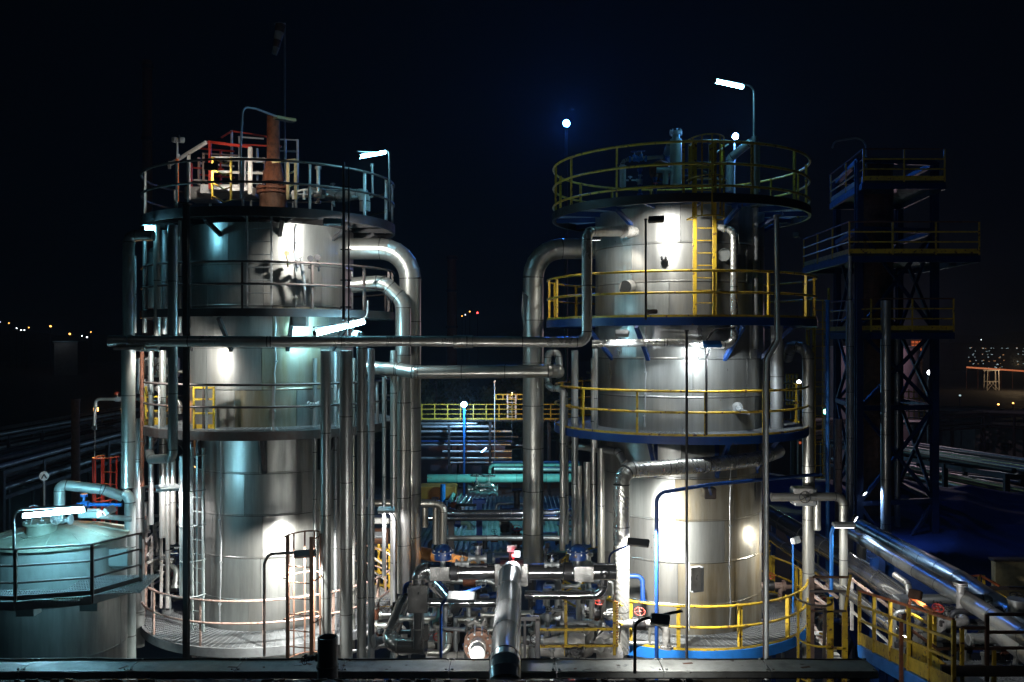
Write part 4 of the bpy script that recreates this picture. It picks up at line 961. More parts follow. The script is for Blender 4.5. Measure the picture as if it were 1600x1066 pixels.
nz = thing('instrument', 'small dark instrument at the floor of the second right platform', 'instrument', P(1013, 488, 19.5)); link('body', box_mesh(.25, .12, .1, 'dark_rail', .02), Matrix.Translation(P(1018, 487, 19.6)), nz); rod('stem', P(1012, 490, 19.6), P(1012, 498, 19.6), .03, 'galvanised', nz)

# thin poles in front of the right tower
def pole(label, pts, r, m, name='pole', cat='pole', br=.18, group=None):
    root = thing(name, label, cat, P(*pts[0]), group); tube('shaft', [P(*p) for p in pts], r, m, root, 8, br=br); 
    q = P(*pts[-1]); link('end_cap', box_mesh(r*2.6, r*2.6, r*1.2, m, 0), Matrix.Translation(q), root); return root
pole('thin dark pole before the upper right platform', [(1009, 500, 18.9), (1009, 343, 18.9)], .024, 'black_steel')
pole('long thin dark pole before the centre of the right tower', [(1073, 1062, 18.4), (1073, 517, 18.4)], .028, 'black_steel')
pole('grey upright conduit with a sideways jog at the right edge of the right tower', [(1198, 1062, 18.6), (1198, 602, 18.6), (1199, 562, 18.6), (1216, 532, 18.6), (1214, 338, 18.6)], .045, 'galvanised', 'conduit', 'conduit', br=.1)
pole('second thinner conduit beside the jogging one', [(1193, 1062, 18.7), (1193, 600, 18.7), (1194, 560, 18.7), (1211, 530, 18.7), (1211, 338, 18.7)], .018, 'dark_rail', 'conduit', 'conduit', br=.1)
pole('short black lamp pole on the third platform of the right tower', [(1104, 680, 19.5), (1104, 532, 19.5), (1116, 515, 19.6), (1146, 513, 20)], .026, 'black_steel', br=.2)
pole('tall bright blue bent pole in front of the lower right tower', [(1026, 1062, 18.7), (1026, 778, 18.7), (1036, 769, 18.7), (1110, 757, 18.9), (1280, 741, 21)], .042, 'blue', br=.25)
pole('short bent pole of the right tower foot lamp, blue', [(992, 1052, 12.2), (992, 975, 12.2), (1003, 968, 12.2), (1063, 955, 12.2)], .022, 'black_steel', br=.2)
bk = thing('pole_bracket', 'small dark bracket box behind the bright blue bent pole', 'bracket', P(1108, 772, 19.2)); link('box', box_mesh(.26, .3, .24, 'dark_rail', .02), Matrix.Translation(P(1108, 770, 19.8)), bk); beam('arm', P(1108, 762, 19), P(1112, 776, 19.9), .05, .05, 'blue', bk)
tk = thing('control_box', 'thin pale control box mounted on the central pole of the right tower', 'control box', P(1088, 905, 18.6))
link('case', box_mesh(.28, .16, .52, 'galvanised', .015), Matrix.Translation(P(1088, 905, 18.7)) @ Matrix.Rotation(.35, 4, 'Z'), tk); link('door', box_mesh(.24, .012, .48, 'foil', .004), Matrix.Translation(P(1087, 905, 18.6)) @ Matrix.Rotation(.35, 4, 'Z'), tk)
rod('conduit', P(1077, 880, 18.5), P(1077, 985, 18.5), .018, 'galvanised', tk, 6)

# ------------------------------------------------------------------ cone roofed tank, lower left
TX, TY = P(92, 0, 19.4).x, 19.4; TR = 1.36; TZ = zz(860, 18.1)
tk = thing('tank', 'cone roofed teal grey tank with a hatch at the lower left corner', 'tank', (TX, TY, 0))
for i in range(10):
    z1 = TZ-i*1.15; z0 = z1-1.15
    if z0 < .1: z0 = .1
    for j in range(8):
        a0 = R(45*j+20*(i % 2)); v, f = ring_geo(TR-.02, TR+(.004 if (i+j) % 2 else 0), 0, z1-z0-.004, a0, a0+R(45), 12)
        key = ('tkp', round(z1-z0, 3), (i+j) % 2, 'u' if i < 1 else 'l')
        if key not in CACHE:
            v, f = ring_geo(TR-.02, TR+(.004 if (i+j) % 2 else 0), 0, z1-z0-.004, -R(22.5), R(22.5), 12); CACHE[key] = mk('cladding_panel', v, f, 'tank_teal' if i < 1 else 'tower_aged', 30)
        link('cladding_panel', CACHE[key], Matrix.Translation((TX, TY, z0)) @ Matrix.Rotation(a0, 4, 'Z'), tk)
    ring('seam_band', TX, TY, TR, TR+.015, z0-.02, z0+.02, 0, 2*math.pi, 'tower_aged', tk)
for j in range(12):
    key = 'tkroof'
    if key not in CACHE:
        v = []; f = []; q = 5
        for t in range(q+1):
            b = -R(15)+R(30)*t/q
            for rr, z in ((.25, .27), (.8, .15), (TR+.06, 0), (TR+.06, -.05)): v.append((rr*math.sin(b), -rr*math.cos(b), z))
        for t in range(q):
            for s in range(3): f.append((t*4+s, t*4+s+1, t*4+5+s, t*4+4+s))
        CACHE[key] = mk('roof_panel', v, f, 'tank_roof', 25)
    link('roof_panel', CACHE[key], Matrix.Translation((TX, TY, TZ+.02+random.uniform(0, .006))) @ Matrix.Rotation(R(30*j), 4, 'Z'), tk)
    a = R(30*j+15); tube_raw('roof_seam', [Vector((TX+.3*math.sin(a), TY-.3*math.cos(a), TZ+.28)), Vector((TX+.85*math.sin(a), TY-.85*math.cos(a), TZ+.16)), Vector((TX+(TR+.06)*math.sin(a), TY-(TR+.06)*math.cos(a), TZ+.03))], .012, 'tank_roof', tk, 6)
hx = Vector((P(66, 0, 18.9).x, 18.9, TZ+.10))
hb = rod('hatch', hx, hx+Vector((0, 0, .28)), .30, 'tank_roof', tk, 24); rod('hatch_cover', hx+Vector((0, 0, .28)), hx+Vector((0, 0, .33)), .37, 'tank_roof', tk, 24)
rod('hatch_collar', hx+Vector((0, 0, -.1)), hx+Vector((0, 0, .06)), .42, 'tank_roof', tk, 24)
for dx in (-.12, .12):
    tube_raw('handle', [hx+Vector((dx*1.0-.1, 0, .33)), hx+Vector((dx-.1, 0, .42)), hx+Vector((dx+.1, 0, .42)), hx+Vector((dx+.1, 0, .33))], .014, 'galvanised', tk, 6)
for i in range(14): a = i*math.pi/7; q = hx+Vector((.33*math.cos(a), .33*math.sin(a), .27)); rod('bolt', q, q+Vector((0, 0, .09)), .014, 'galvanised', tk, 6)
valve('red bodied handwheel valve on the tank roof left of the pair', P(64, 800, 19.3), .17, (1, 0, 0), (0, -1, .2), 'red_paint', 'galvanised')
valve('grey handwheel valve on the tank roof right of the pair', P(98, 812, 18.8), .15, (1, 0, 0), (0, -1, .3), 'galvanised', 'foil')
pipe('tank_pipe', 'pale teal arched pipe from the tank roof to the column pipe', [(93, 815, 19.6), (93, 757, 19.6), (160, 765, 19.8), (192, 776, 20.0)], .115, 'tank_teal', br=.12)
pipe('tank_pipe', 'thin pale pipe level behind the tank lamp', [(150, 806, 19.3), (205, 811, 19.8)], .06, 'tank_teal')
bx = thing('instrument_box', 'pale instrument box at the right end of the tank lamp', 'box', P(140, 803, 19)); link('case', box_mesh(.42, .2, .16, 'tank_teal', .02), Matrix.Translation(P(140, 803, 19)), bx); link('lid', box_mesh(.36, .14, .03, 'galvanised', .01), Matrix.Translation(P(140, 796.5, 19)), bx)
bx = thing('cabinet', 'pale teal cabinet right of the tank behind the rail', 'cabinet', P(184, 872, 19)); link('case', box_mesh(.48, .4, .42, 'tank_teal', .04), Matrix.Translation(P(184, 872, 19.2)), bx); link('door', box_mesh(.42, .02, .36, 'tank_teal', .006), Matrix.Translation(P(184, 872, 18.96)), bx)
bv = thing('branch_valve', 'small blue valve cluster behind the tank lamp', 'valve', P(135, 785, 19.8))
rod('pipe', P(120, 788, 19.8), P(190, 789, 19.8), .04, 'blue_bright', bv, 8); rod('body', P(128, 789, 19.75), P(138, 789, 19.75), .09, 'blue_bright', bv, 12); rod('stem', P(131, 787, 19.75), P(131, 772, 19.75), .03, 'blue_bright', bv, 8); rod('cap', P(131, 776, 19.75), P(131, 772, 19.75), .08, 'blue_bright', bv, 10)
tpz = zz(937, 17.0)
tp = thing('tank_platform', 'teal railed platform wrapped round the front of the cone roofed tank', 'platform', (TX, 17, tpz))
flat_grating((P(20, 0, 17.2).x, 17.35, tpz), 2.8, .75, 'galvanised', tp, -.02)
flat_grating((P(178, 0, 18.2).x, 18.1, tpz+.002), 1.5, 1.4, 'galvanised', tp, .1)
a = P(-60, 938, 16.95); b = P(24, 949, 16.9); c = P(144, 936, 17.3); d = P(220, 920, 18.3); up = Vector((0, 0, 1))
a.z = b.z = c.z = d.z = tpz
for s, e in ((a, b), (b, c), (c, d)):
    beam('edge_beam', s-up*.09, e-up*.09, .06, .17, 'tank_teal', tp); beam('toe_board', s+up*.05, e+up*.05, .01, .09, 'dark_rail', tp)
    for i, h in enumerate((.98, .66, .34)): rod('top_rail' if i == 0 else 'mid_rail', s+up*h, e+up*h, .022, 'dark_rail', tp, 8)
for q in (a, b, c, d, a.lerp(b, .62)): beam('post', q-up*.15, q+up*.99, .06, .05, 'dark_rail', tp)
for q in (b.lerp(c, .06), c.lerp(b, .1)): link('bracket', box_mesh(.35, .3, .2, 'tank_teal', .01), Matrix.Translation(q+Vector((0, .3, -.25))), tp)
beam('side_beam', d-up*.09, P(200, 905, 19.6), .08, .16, 'black_steel', tp)
tube_lamp('long cyan tube lamp over the cone roofed tank on a bent pole', P(36, 806, 17.0), P(131, 797, 17.6), m='tube_tank', r=.045, pole=[(b.x, b.y, b.z), tuple(P(21, 805, 16.9)), tuple(P(30, 796, 16.95)), tuple(P(130, 790, 17.55))], pole_r=.028)
hooded_lamp('work lamp shining between the tank and the left column pipes', P(168, 800, 19.0), P(110, 845, 19.0), 60, CYAN, .1, 140, .8, .4)
sg = thing('round_sign', 'round grey disc sign on a short post behind the cone roofed tank', 'sign', P(69, 760, 24))
rod('disc', P(69, 744, 24), P(69, 744, 24.04), .12, 'galvanised', sg, 20); rod('post', P(69, 790, 24.05), P(69, 736, 24.05), .025, 'galvanised', sg, 8); beam('bar', P(65, 748, 23.96), P(69, 741, 23.96), .025, .02, 'black_steel', sg); beam('bar', P(73, 748, 23.96), P(69, 741, 23.96), .025, .02, 'black_steel', sg)
ladder('red and white caged ladder behind the left column pipes', P(172, 850, 22.5), P(172, 712, 22.5), .4, 'red_paint', .3, cage=(.1, 2.2), cage_r=.27, face=(-.3, -1), mc='red_paint', rail=.03)
ladder('slim white ladder at the lower left between tank and tower', P(190, 1062, 20.2), P(190, 925, 20.2), .18, 'white_paint', .5, rail=.03)
# white stair rails climbing behind the lowest left platform
sr = thing('stair', 'white railed steep stair behind the left side of the lowest left platform', 'stair', P(250, 940, 22))
for (x0_, y0_, x1_, y1_) in ((228, 846, 252, 822), (230, 880, 290, 850), (232, 905, 280, 880), (230, 868, 246, 850)):
    beam('rail', P(x0_, y0_, 21.6), P(x1_, y1_, 22.6), .05, .05, 'white_paint', sr)
for px, t in ((228, 845), (238, 838), (252, 815), (262, 860)): beam('post', P(px, 950, 21.8), P(px, t, 21.8), .06, .05, 'pink_paint' if px == 228 else 'white_paint', sr)
for i in range(6): beam('tread', P(233+i*7, 900-i*9, 21.8), P(247+i*7, 900-i*9, 22.0), .22, .03, 'galvanised', sr)
eq = thing('pump_skid', 'cluster of pale valves and boxes behind the lowest left platform', 'equipment', P(268, 890, 22.8))
link('cabinet', box_mesh(.4, .3, .5, 'white_paint', .02), Matrix.Translation(P(266, 882, 22.8)), eq); rod('drum', P(262, 915, 22.6), P(280, 915, 22.6), .16, 'foil', eq, 18); rod('pipe', P(262, 868, 22.4), P(276, 862, 22.4), .04, 'blue_bright', eq, 8)
rod('drum', P(268, 846, 22.9), P(268, 826, 22.9), .2, 'rust_brown', eq, 18)
rb = thing('red_beam', 'short red painted beam behind the lower left pipes', 'beam', P(245, 760, 23.5)); beam('web', P(232, 762, 23.5), P(262, 764, 23.5), .1, .14, 'red_paint', rb); beam('flange', P(230, 767, 23.5), P(264, 769, 23.5), .2, .03, 'white_paint', rb)

# yellow frame behind the lowest left platform, right side
yt = thing('stair_cage', 'yellow stair frame lit behind the right side of the lowest left platform', 'stair', P(595, 945, 25))
for px in (582, 592, 601, 609): beam('post', P(px, 950, 25), P(px, 850, 25), .07, .07, 'yellow', yt)
for py in (856, 874, 893, 912, 930, 944): beam('tread', P(578, py, 25), P(611, py+3, 25), .16, .05, 'yellow', yt)
for py in (870, 892): beam('handrail', P(582, py, 24.8), P(605, py+16, 24.8), .05, .05, 'white_paint', yt)
pole('thin arched grey lamp pole left of the big left downpipe', [(616, 1010, 21.2), (616, 812, 21.2), (611, 803, 21.2), (600, 795, 21.3)], .03, 'galvanised')
bx = thing('motor', 'dark horizontal motor drum behind the arched lamp pole', 'motor', P(595, 835, 26)); rod('drum', P(582, 838, 26), P(608, 838, 26), .24, 'rust_brown', bx, 20); link('hood', box_mesh(.5, .4, .2, 'galvanised', .03), Matrix.Translation(P(597, 812, 26)), bx); link('foot', box_mesh(.5, .3, .12, 'black_steel', .01), Matrix.Translation(P(596, 850, 26)), bx)

# ------------------------------------------------------------------ header assembly in the middle
hz = 17.2
hd = thing('header_pipe', 'shiny chrome header pipe with flanged boxes crossing between the tower feet', 'pipe', P(672, 893, hz))
for (x0_, x1_, r_, m_) in [(672, 703, .155, 'chrome'), (704, 716, .17, 'black_steel'), (717, 773, .15, 'chrome'), (826, 879, .15, 'chrome'), (880, 895, .17, 'black_steel'), (927, 962, .16, 'chrome')]:
    rod('cladding_section', P(x0_, 893, hz), P(x1_, 893, hz), r_, m_, hd, 28)
    rod('band', P(x0_, 893, hz), P(x0_+1.2, 893, hz), r_*1.06, 'chrome', hd, 28); rod('band', P(x1_-1.2, 893, hz), P(x1_, 893, hz), r_*1.06, 'chrome', hd, 28)
link('tee_box', box_mesh(.64, .46, .44, 'chrome_box', .01), Matrix.Translation(P(799, 894, hz+.1)), hd)
link('valve_box', box_mesh(.38, .42, .30, 'chrome_box', .01), Matrix.Translation(P(911, 893, hz)), hd)
link('valve_box', box_mesh(.38, .40, .28, 'chrome_box', .01), Matrix.Translation(P(688, 893, hz-.02)), hd)
pipe('header_bend', 'chrome bend at the left end of the header dropping into a square box', [(675, 889, hz), (654, 889, hz), (654, 918, hz)], .13, 'chrome', br=.2, n=26, gores=6)
bx = thing('valve_box', 'square stainless insulation box below the left header bend', 'box', P(654, 934, hz))
link('case', box_mesh(.37, .34, .50, 'chrome_box', .008), Matrix.Translation(P(654, 934, hz)), bx); link('front_sheet', box_mesh(.33, .01, .46, 'chrome_box', .004), Matrix.Translation(P(654, 934, hz-.18)), bx); rod('seam_latch', P(654, 925, hz-.2), P(654, 929, hz-.2), .012, 'black_steel', bx)
pipe('box_outlet', 'chrome stub pipe leaving the bottom of the square insulation box', [(654, 952, hz), (654, 1012, hz)], .11, 'chrome', seg=.4)
link('skirt', box_mesh(.34, .3, .30, 'chrome_box', .01), Matrix.Translation(P(657, 985, hz+.15)), WM and thing('pipe_skirt', 'square stainless skirt round the chrome stub pipe', 'box', P(657, 985, hz+.15)))
pipe('diagonal_pipe', 'crinkled foil wrapped pipe falling from the left downpipe then turning right', [(634, 935, 18.2), (603, 1008, 17.6), (665, 1010, 17.4)], .15, 'chrome_box', br=.22, n=24, gores=5)
pipe('diagonal_pipe', 'blue lit chrome pipe sloping down behind the header left part', [(668, 900, 18.4), (712, 950, 17.4)], .13, 'chrome', seg=.9)
pipe('second_header', 'lower chrome header pipe parallel to the main one, ending in an upward bend', [(668, 942, hz+.3), (800, 942, hz+.3)], .09, 'chrome', seg=.9)
pipe('second_header', 'lower chrome header right half bending up under the right valve box', [(820, 930, hz+.3), (941, 930, hz+.3), (944, 900, hz+.3)], .085, 'chrome', br=.22, seg=.8)
# forward pipe coming towards the viewer
pipe('forward_pipe', 'large polished pipe running towards the viewer over the grey beam and bending down', [(800, 893, 17.0), (797, 899, 16.2), (789, 1040, 11.6), (791, 1120, 11.25), (790, 1700, 11.2)], .205, 'polished', br=.35, seg=1.15, n=32, gores=5)
bx = thing('sleeve_box', 'upright stainless sleeve standing on the large forward pipe', 'box', P(795, 930, 15.2)); rod('sleeve', P(795, 950, 15.1), P(795, 915, 15.1), .16, 'chrome_box', bx, 26); rod('lid', P(795, 915.5, 15.1), P(795, 913, 15.1), .175, 'chrome_box', bx, 26); rod('knob', P(808, 930, 15.0), P(812, 930, 15.0), .035, 'black_steel', bx, 10)
ct = thing('control_unit', 'small pale control screen with a red light above the header tee box', 'control box', P(800, 862, hz)); link('screen', box_mesh(.2, .06, .14, 'galvanised', .01), Matrix.Translation(P(800, 857, hz)), ct); link('stand', box_mesh(.05, .05, .24, 'black_steel', 0), Matrix.Translation(P(797, 873, hz)), ct)
rod('red_light', P(802, 868, hz-.05), P(802, 868, hz-.09), .035, 'led_red', ct, 12); link('plate', box_mesh(.46, .3, .05, 'dark_rail', .01), Matrix.Translation(P(800, 880, hz)), ct); rod('button', P(802, 873, hz-.1), P(802, 873, hz-.12), .02, 'red_paint', ct)
add_light('POINT', P(802, 868, hz-.2), (0, 0, 0), 1.5, (1, .1, .15), ct, .03)
for px, lab in ((692, 'left'), (903, 'right')):
    ac = thing('actuator', 'round dark blue valve actuator on the ' + lab + ' part of the chrome header', 'actuator', P(px, 862, hz), 'dark blue actuators on the header')
    rod('lower_case', P(px, 874, hz), P(px, 862, hz), .17, 'blue', ac, 24); rod('flange', P(px, 863, hz), P(px, 860, hz), .21, 'blue', ac, 24); tube_raw('dome', [P(px, 860, hz), P(px, 855, hz), P(px, 851, hz)], [.18, .14, .06], 'blue', ac, 24); rod('stem', P(px, 884, hz), P(px, 870, hz), .05, 'galvanised', ac)
    for i in range(10): a_ = i*math.pi/5; q = P(px, 863, hz)+Vector((.19*math.cos(a_), .19*math.sin(a_), -.03)); rod('bolt', q, q+Vector((0, 0, .09)), .014, 'galvanised', ac, 6)
pipe('yellow_pipe', 'small yellow bent pipe beside the right actuator', [(886, 885, 18.3), (886, 862, 18.3), (900, 857, 18.3)], .03, 'yellow')
for i, (px, py, s) in enumerate([(746, 872, .14), (722, 880, .10), (862, 882, .11), (944, 899, .10), (836, 1000, .12)]):
    valve(['silver cap valve on the header left of the tee box', 'tiny valve between left actuator and tee box', 'tiny valve between tee box and right actuator', 'white levered valve at the right end of the header', 'small valve beside the dark square frame'][i], P(px, py, hz-.05), s, (1, 0, 0), (0, 0, 1) if i < 3 else (0, -1, .4), 'galvanised' if i != 3 else 'foil')
# lower equipment: flanged drums and wrapped lines
bd = thing('drum', 'white lagged drum with conical end low between the tower feet', 'vessel', P(885, 1010, 18.6))
tube_raw('shell', [P(844, 1012, 18.6), P(886, 1010, 18.6)], [.17, .24], 'white_paint', bd, 26); rod('shell', P(886, 1008, 18.6), P(912, 1008, 18.6), .36, 'foil', bd, 28); tube_raw('cone', [P(912, 1008, 18.6), P(926, 1018, 18.6)], [.36, .12], 'white_paint', bd, 26)
valve('dark handwheel valve in front of the white lagged drum', P(897, 1018, 17.9), .15, (1, 0, 0), (0, -1, .2), 'black_steel', 'black_steel')
bd = thing('drum', 'pale foil clad dish end vessel at the foot of the silver front pipe', 'vessel', P(950, 1005, 18.6))
tube_raw('shell', [P(930, 992, 18.6), P(945, 1000, 18.6), P(955, 1022, 18.6), P(957, 1060, 18.6)], [.2, .27, .25, .24], 'foil', bd, 26); rod('flange', P(931, 990, 18.7), P(929, 988, 18.7), .3, 'black_steel', bd, 24)
fv = thing('flange_valve', 'foil wrapped flanged line pointing at the viewer left of the forward pipe', 'valve', P(746, 1000, 15.5))
rod('barrel', P(746, 1015, 14.6), P(748, 985, 16.6), .14, 'foil', fv, 22); rod('flange', P(747, 1010, 15.0), P(747, 1008, 15.12), .24, 'rust_brown', fv, 24); rod('flange', P(747, 1004, 15.3), P(747, 1002, 15.4), .24, 'rust_brown', fv, 24); rod('white_end', P(746, 1022, 14.1), P(746, 1014, 14.65), .12, 'pipe_grey', fv, 20)
for i in range(10): a_ = i*math.pi/5; q = P(747, 1010, 14.95)+Vector((.2*math.cos(a_), 0, .2*math.sin(a_))); rod('bolt', q, q+Vector((0, .35, .02)), .016, 'galvanised', fv, 6)
tube_raw('foil_wrap', [P(735, 985, 16.3)+Vector((random.uniform(-.1, .1), random.uniform(-.1, .1), random.uniform(-.05, .12))) for _ in range(9)], .05, 'chrome_box', fv, 7)
tube_raw('foil_wrap', [P(745, 980, 16.2)+Vector((random.uniform(-.18, .18), random.uniform(-.1, .1), random.uniform(-.05, .15))) for _ in range(9)], .045, 'foil', fv, 7)
# misc background pipework, small vessels between towers (each one a pipe or drum of its own)
misc = [([(846, 935, 20), (846, 975, 20)], .09, 'pipe_steel', 'short upright stub pipe left of the pale tee'), ([(838, 967, 19.6), (868, 967, 19.6)], .12, 'pipe_grey', 'short fat level grey pipe right of the forward pipe'),
 ([(858, 960, 19.4), (860, 950, 19.4), (872, 962, 19.4), (873, 938, 19.6)], .085, 'insulation', 'lagged grey tee bend below the second header'), ([(905, 932, 20), (905, 1000, 20)], .075, 'pipe_steel', 'first slim vertical pipe under the second header'),
 ([(918, 932, 20.2), (918, 1000, 20.2)], .06, 'pipe_grey', 'second slim vertical pipe under the second header'), ([(938, 940, 20), (938, 985, 20)], .07, 'pipe_steel', 'third slim vertical pipe under the second header'),
 ([(690, 985, 17.6), (690, 1062, 17.6)], .08, 'pipe_steel', 'upright pipe left of the lower blue lamp pole'), ([(666, 1030, 17.9), (764, 1026, 17.9)], .12, 'insulation', 'low lagged level pipe just above the grey beam'),
 ([(712, 965, 18), (712, 1020, 18)], .045, 'galvanised', 'thin upright pipe left of the foil wrapped line'), ([(768, 960, 18.4), (768, 1030, 18.4)], .05, 'pipe_grey', 'thin upright pipe between the foil wrapped line and the forward pipe'),
 ([(668, 1020, 16.8), (700, 1020, 16.8), (701, 990, 17)], .06, 'pipe_steel', 'small angled pipe low left of the foil wrapped line'), ([(735, 940, 20), (700, 1000, 18.5)], .07, 'pipe_grey', 'grey brace pipe crossing behind the foil wrapped line'),
 ([(640, 970, 19), (672, 968, 19)], .16, 'pipe_grey', 'stubby level pipe behind the square box outlet'), ([(870, 1000, 20), (960, 1000, 20)], .03, 'rust_brown', 'thin rusty level line behind the yellow rail'),
 ([(950, 1045, 18.4), (950, 1066, 18.4)], .25, 'foil', 'foil pipe emerging below the beam right of the centre'), ([(845, 1062, 16), (846, 1048, 16)], .14, 'pipe_grey', 'grey stub showing below the beam'),
 ([(600, 1062, 20), (700, 1052, 20)], .05, 'blue', 'blue thin pipe showing below the grey beam')]
for pts, r_, m_, lab in misc: pipe('process_pipe', lab, pts, r_, m_, seg=.7)
for i, (px, py) in enumerate([(912, 955), (912, 968), (932, 960), (932, 975), (930, 948)]):
    valve(['upper grey', 'lower grey', 'upper rusty', 'lower rusty', 'topmost rusty'][i] + ' small valve on the slim pipes under the second header', P(px, py, 19.6), .09, (0, 0, 1), (0, -1, 0), 'galvanised' if i < 2 else 'rust', 'black_steel')
op = thing('process_pipe', 'orange stained slim upright pipe under the second header', 'pipe', P(932, 990, 19.8)); rod('shaft', P(932, 978, 19.8), P(932, 1015, 19.8), .07, 'orange_pipe', op, 14); rod('collar', P(932, 978, 19.8), P(932, 975, 19.8), .1, 'rust', op, 14)
yr = thing('railing', 'straight yellow railing across the gap at the foot of the right tower', 'railing', P(870, 1012, 17.9))
for py in (984, 1010): beam('rail', P(843, py, 17.8), P(966, py-1, 18.0), .04, .05, 'yellow', yr)
for px, t in ((884, 938), (960, 940)): beam('post', P(px, 1024, 17.9), P(px, t, 17.9), .06, .045, 'yellow', yr)
for py in (938, 968): beam('rail', P(938, py-6, 20.4), P(972, py+8, 18.5), .045, .045, 'yellow', yr)
mk_ = thing('dark_frame', 'dark blue black square tube frame beside the forward pipe', 'frame', P(828, 1000, 15.8))
beam('post', P(840, 1035, 15.8), P(840, 966, 15.8), .08, .08, 'black_steel', mk_); beam('top', P(812, 966, 15.8), P(843, 966, 15.8), .08, .08, 'black_steel', mk_); beam('post', P(820, 1035, 16.1), P(820, 966, 16.1), .05, .05, 'black_steel', mk_); beam('foot', P(812, 1036, 15.9), P(846, 1036, 15.9), .1, .06, 'black_steel', mk_)
bt = thing('cable_tray', 'pale perforated strip tray rising diagonally behind the forward pipe', 'cable tray', P(720, 965, 20))
for k in range(2): beam('channel', P(700+55*k, 985-20*k, 20), P(735+55*k, 945-14*k, 20), .3, .04, 'galvanised', bt)
flr = thing('deck', 'dark steel deck carrying the pipework between the two tower feet', 'deck', P(780, 1050, 20))
link('plate', box_mesh(8.2, 4.2, .08, 'dark_rail', 0), Matrix.Translation((-.2, 20.6, HC-8.15)), flr)
for x in (-4, 0, 3.6):
    for y_ in (18.8, 22.4): beam('leg', (x, y_, 0), (x, y_, HC-8.2), .2, .2, 'black_steel', flr)
for y_ in (18.9, 20.5, 22.3): beam('joist', (-4.2, y_, HC-8.28), (3.8, y_, HC-8.28), .1, .16, 'blue', flr)
for i, (px, py, d_, m_) in enumerate([(700, 1003, 18.6, 'dark_rail'), (685, 965, 19.5, 'teal_pipe'), (880, 972, 20.8, 'white_paint'), (852, 985, 20, 'galvanised'), (775, 1005, 18.6, 'galvanised')]):
    g = thing('pump', ['dark pump body', 'greenish pump body', 'white pump body', 'grey pump body', 'silver pump body'][i] + ' low between the tower feet', 'pump', P(px, py, d_))
    rod('casing', P(px-9, py, d_), P(px+4, py, d_), .17, m_, g, 20); rod('motor', P(px+4, py, d_), P(px+16, py, d_), .12, 'blue' if i % 2 else m_, g, 18); link('foot', box_mesh(.4, .25, .1, 'black_steel', .01), Matrix.Translation(P(px+3, py+15, d_)), g); rod('nozzle', P(px-4, py, d_), P(px-4, py-17, d_), .07, m_, g, 12)

def manifold(label, x0, x1, y0, y1, d0, d1, n, seed, mats=('pipe_steel', 'pipe_grey', 'foil', 'galvanised', 'insulation'), rr=(.025, .085), group=None):
    rs = random.Random(seed); root = thing('pipe_manifold', label, 'pipework', P((x0+x1)/2, y1, (d0+d1)/2), group)
    for i in range(n):
        d = rs.uniform(d0, d1); r_ = rs.uniform(*rr); m_ = rs.choice(mats); px = rs.uniform(x0, x1); py = rs.uniform(y0, y1)
        a_ = P(px, py, d); k = rs.random(); L1 = rs.uniform(.35, 1.3); L2 = rs.uniform(.25, .8)
        ax = Vector((rs.choice((-1, 1)), 0, 0)); az = Vector((0, rs.uniform(-.3, .3), rs.choice((-1, -1, 1))))
        if k < .55: pts = [a_, a_+ax*L1, a_+ax*L1+az*L2]
        elif k < .8: pts = [a_+Vector((0, 0, L2)), a_, a_+Vector((0, -rs.uniform(.2, .6), 0)), a_+Vector((ax.x*L1*.6, -.5, 0))]
        else: pts = [a_, a_-Vector((0, 0, L1))]
        tube('pipe', pts, r_, m_, root, 14, br=r_*2.4)
        for q, t in ((pts[0], (pts[1]-pts[0]).normalized()), (pts[-1], (pts[-2]-pts[-1]).normalized())):
            rod('flange', q, q+t*.025, r_*1.7, m_, root, 16); rod('flange', q+t*.035, q+t*.06, r_*1.7, m_, root, 16)
        if rs.random() < .5:
            c = pts[0].lerp(pts[1], .5); u = Vector((0, -.5, .85)).normalized()
            rod('valve_body', c-(pts[1]-pts[0]).normalized()*r_*1.6, c+(pts[1]-pts[0]).normalized()*r_*1.6, r_*1.6, rs.choice(('galvanised', 'blue', 'black_steel', 'rust')), root, 12)
            rod('stem', c, c+u*r_*4.4, .012, 'galvanised', root, 6); handwheel(c+u*r_*4.2, u, max(.05, r_*1.3), rs.choice(('black_steel', 'red_paint', 'galvanised')), root, 4)
        if rs.random() < .35: q = pts[-1]; link('gauge', box_mesh(.09, .05, .11, 'black_steel', .01), Matrix.Translation(q+Vector((.03, -.08, .05))), root)
    return root
manifold('tangle of small silver valves and pipes left of the forward pipe', 668, 765, 955, 1025, 17.6, 19.6, 20, 3)
manifold('tangle of small pipes and valves right of the forward pipe', 830, 960, 950, 1022, 18.2, 20.4, 22, 5)
manifold('small dark piping behind the chrome header, left half', 672, 775, 905, 950, 18.4, 20.2, 9, 8, ('pipe_grey', 'galvanised', 'blue'))
manifold('small dark piping behind the chrome header, right half', 826, 950, 898, 925, 18.4, 20.4, 8, 9, ('pipe_grey', 'galvanised', 'blue'))
manifold('dark knot of pipes among the lower right level pipes', 1440, 1590, 945, 1020, 16.4, 18.4, 22, 11, ('pipe_steel', 'pipe_grey', 'foil', 'black_steel'))
manifold('white lit small pipes behind the left rail of the lowest left platform', 226, 288, 760, 940, 21.8, 23.4, 16, 14)
manifold('small pipes behind the outer left column pipe at waist level', 215, 262, 550, 700, 21.6, 23.0, 9, 15, ('pipe_steel', 'foil', 'galvanised'))
manifold('dim small pipes behind the right tower foot and the sloping pipes', 1205, 1345, 880, 1000, 22.5, 25.5, 16, 17, ('pipe_grey', 'galvanised', 'pink_paint'))
manifold('dim teal lit pipework behind the biggest right downpipe', 672, 900, 768, 880, 33, 40, 26, 19, ('galvanised', 'pipe_grey', 'teal_pipe', 'black_steel'), (.05, .14))
manifold('small grey piping left of the big left downpipe foot', 585, 665, 960, 1020, 19.5, 21.5, 10, 23)
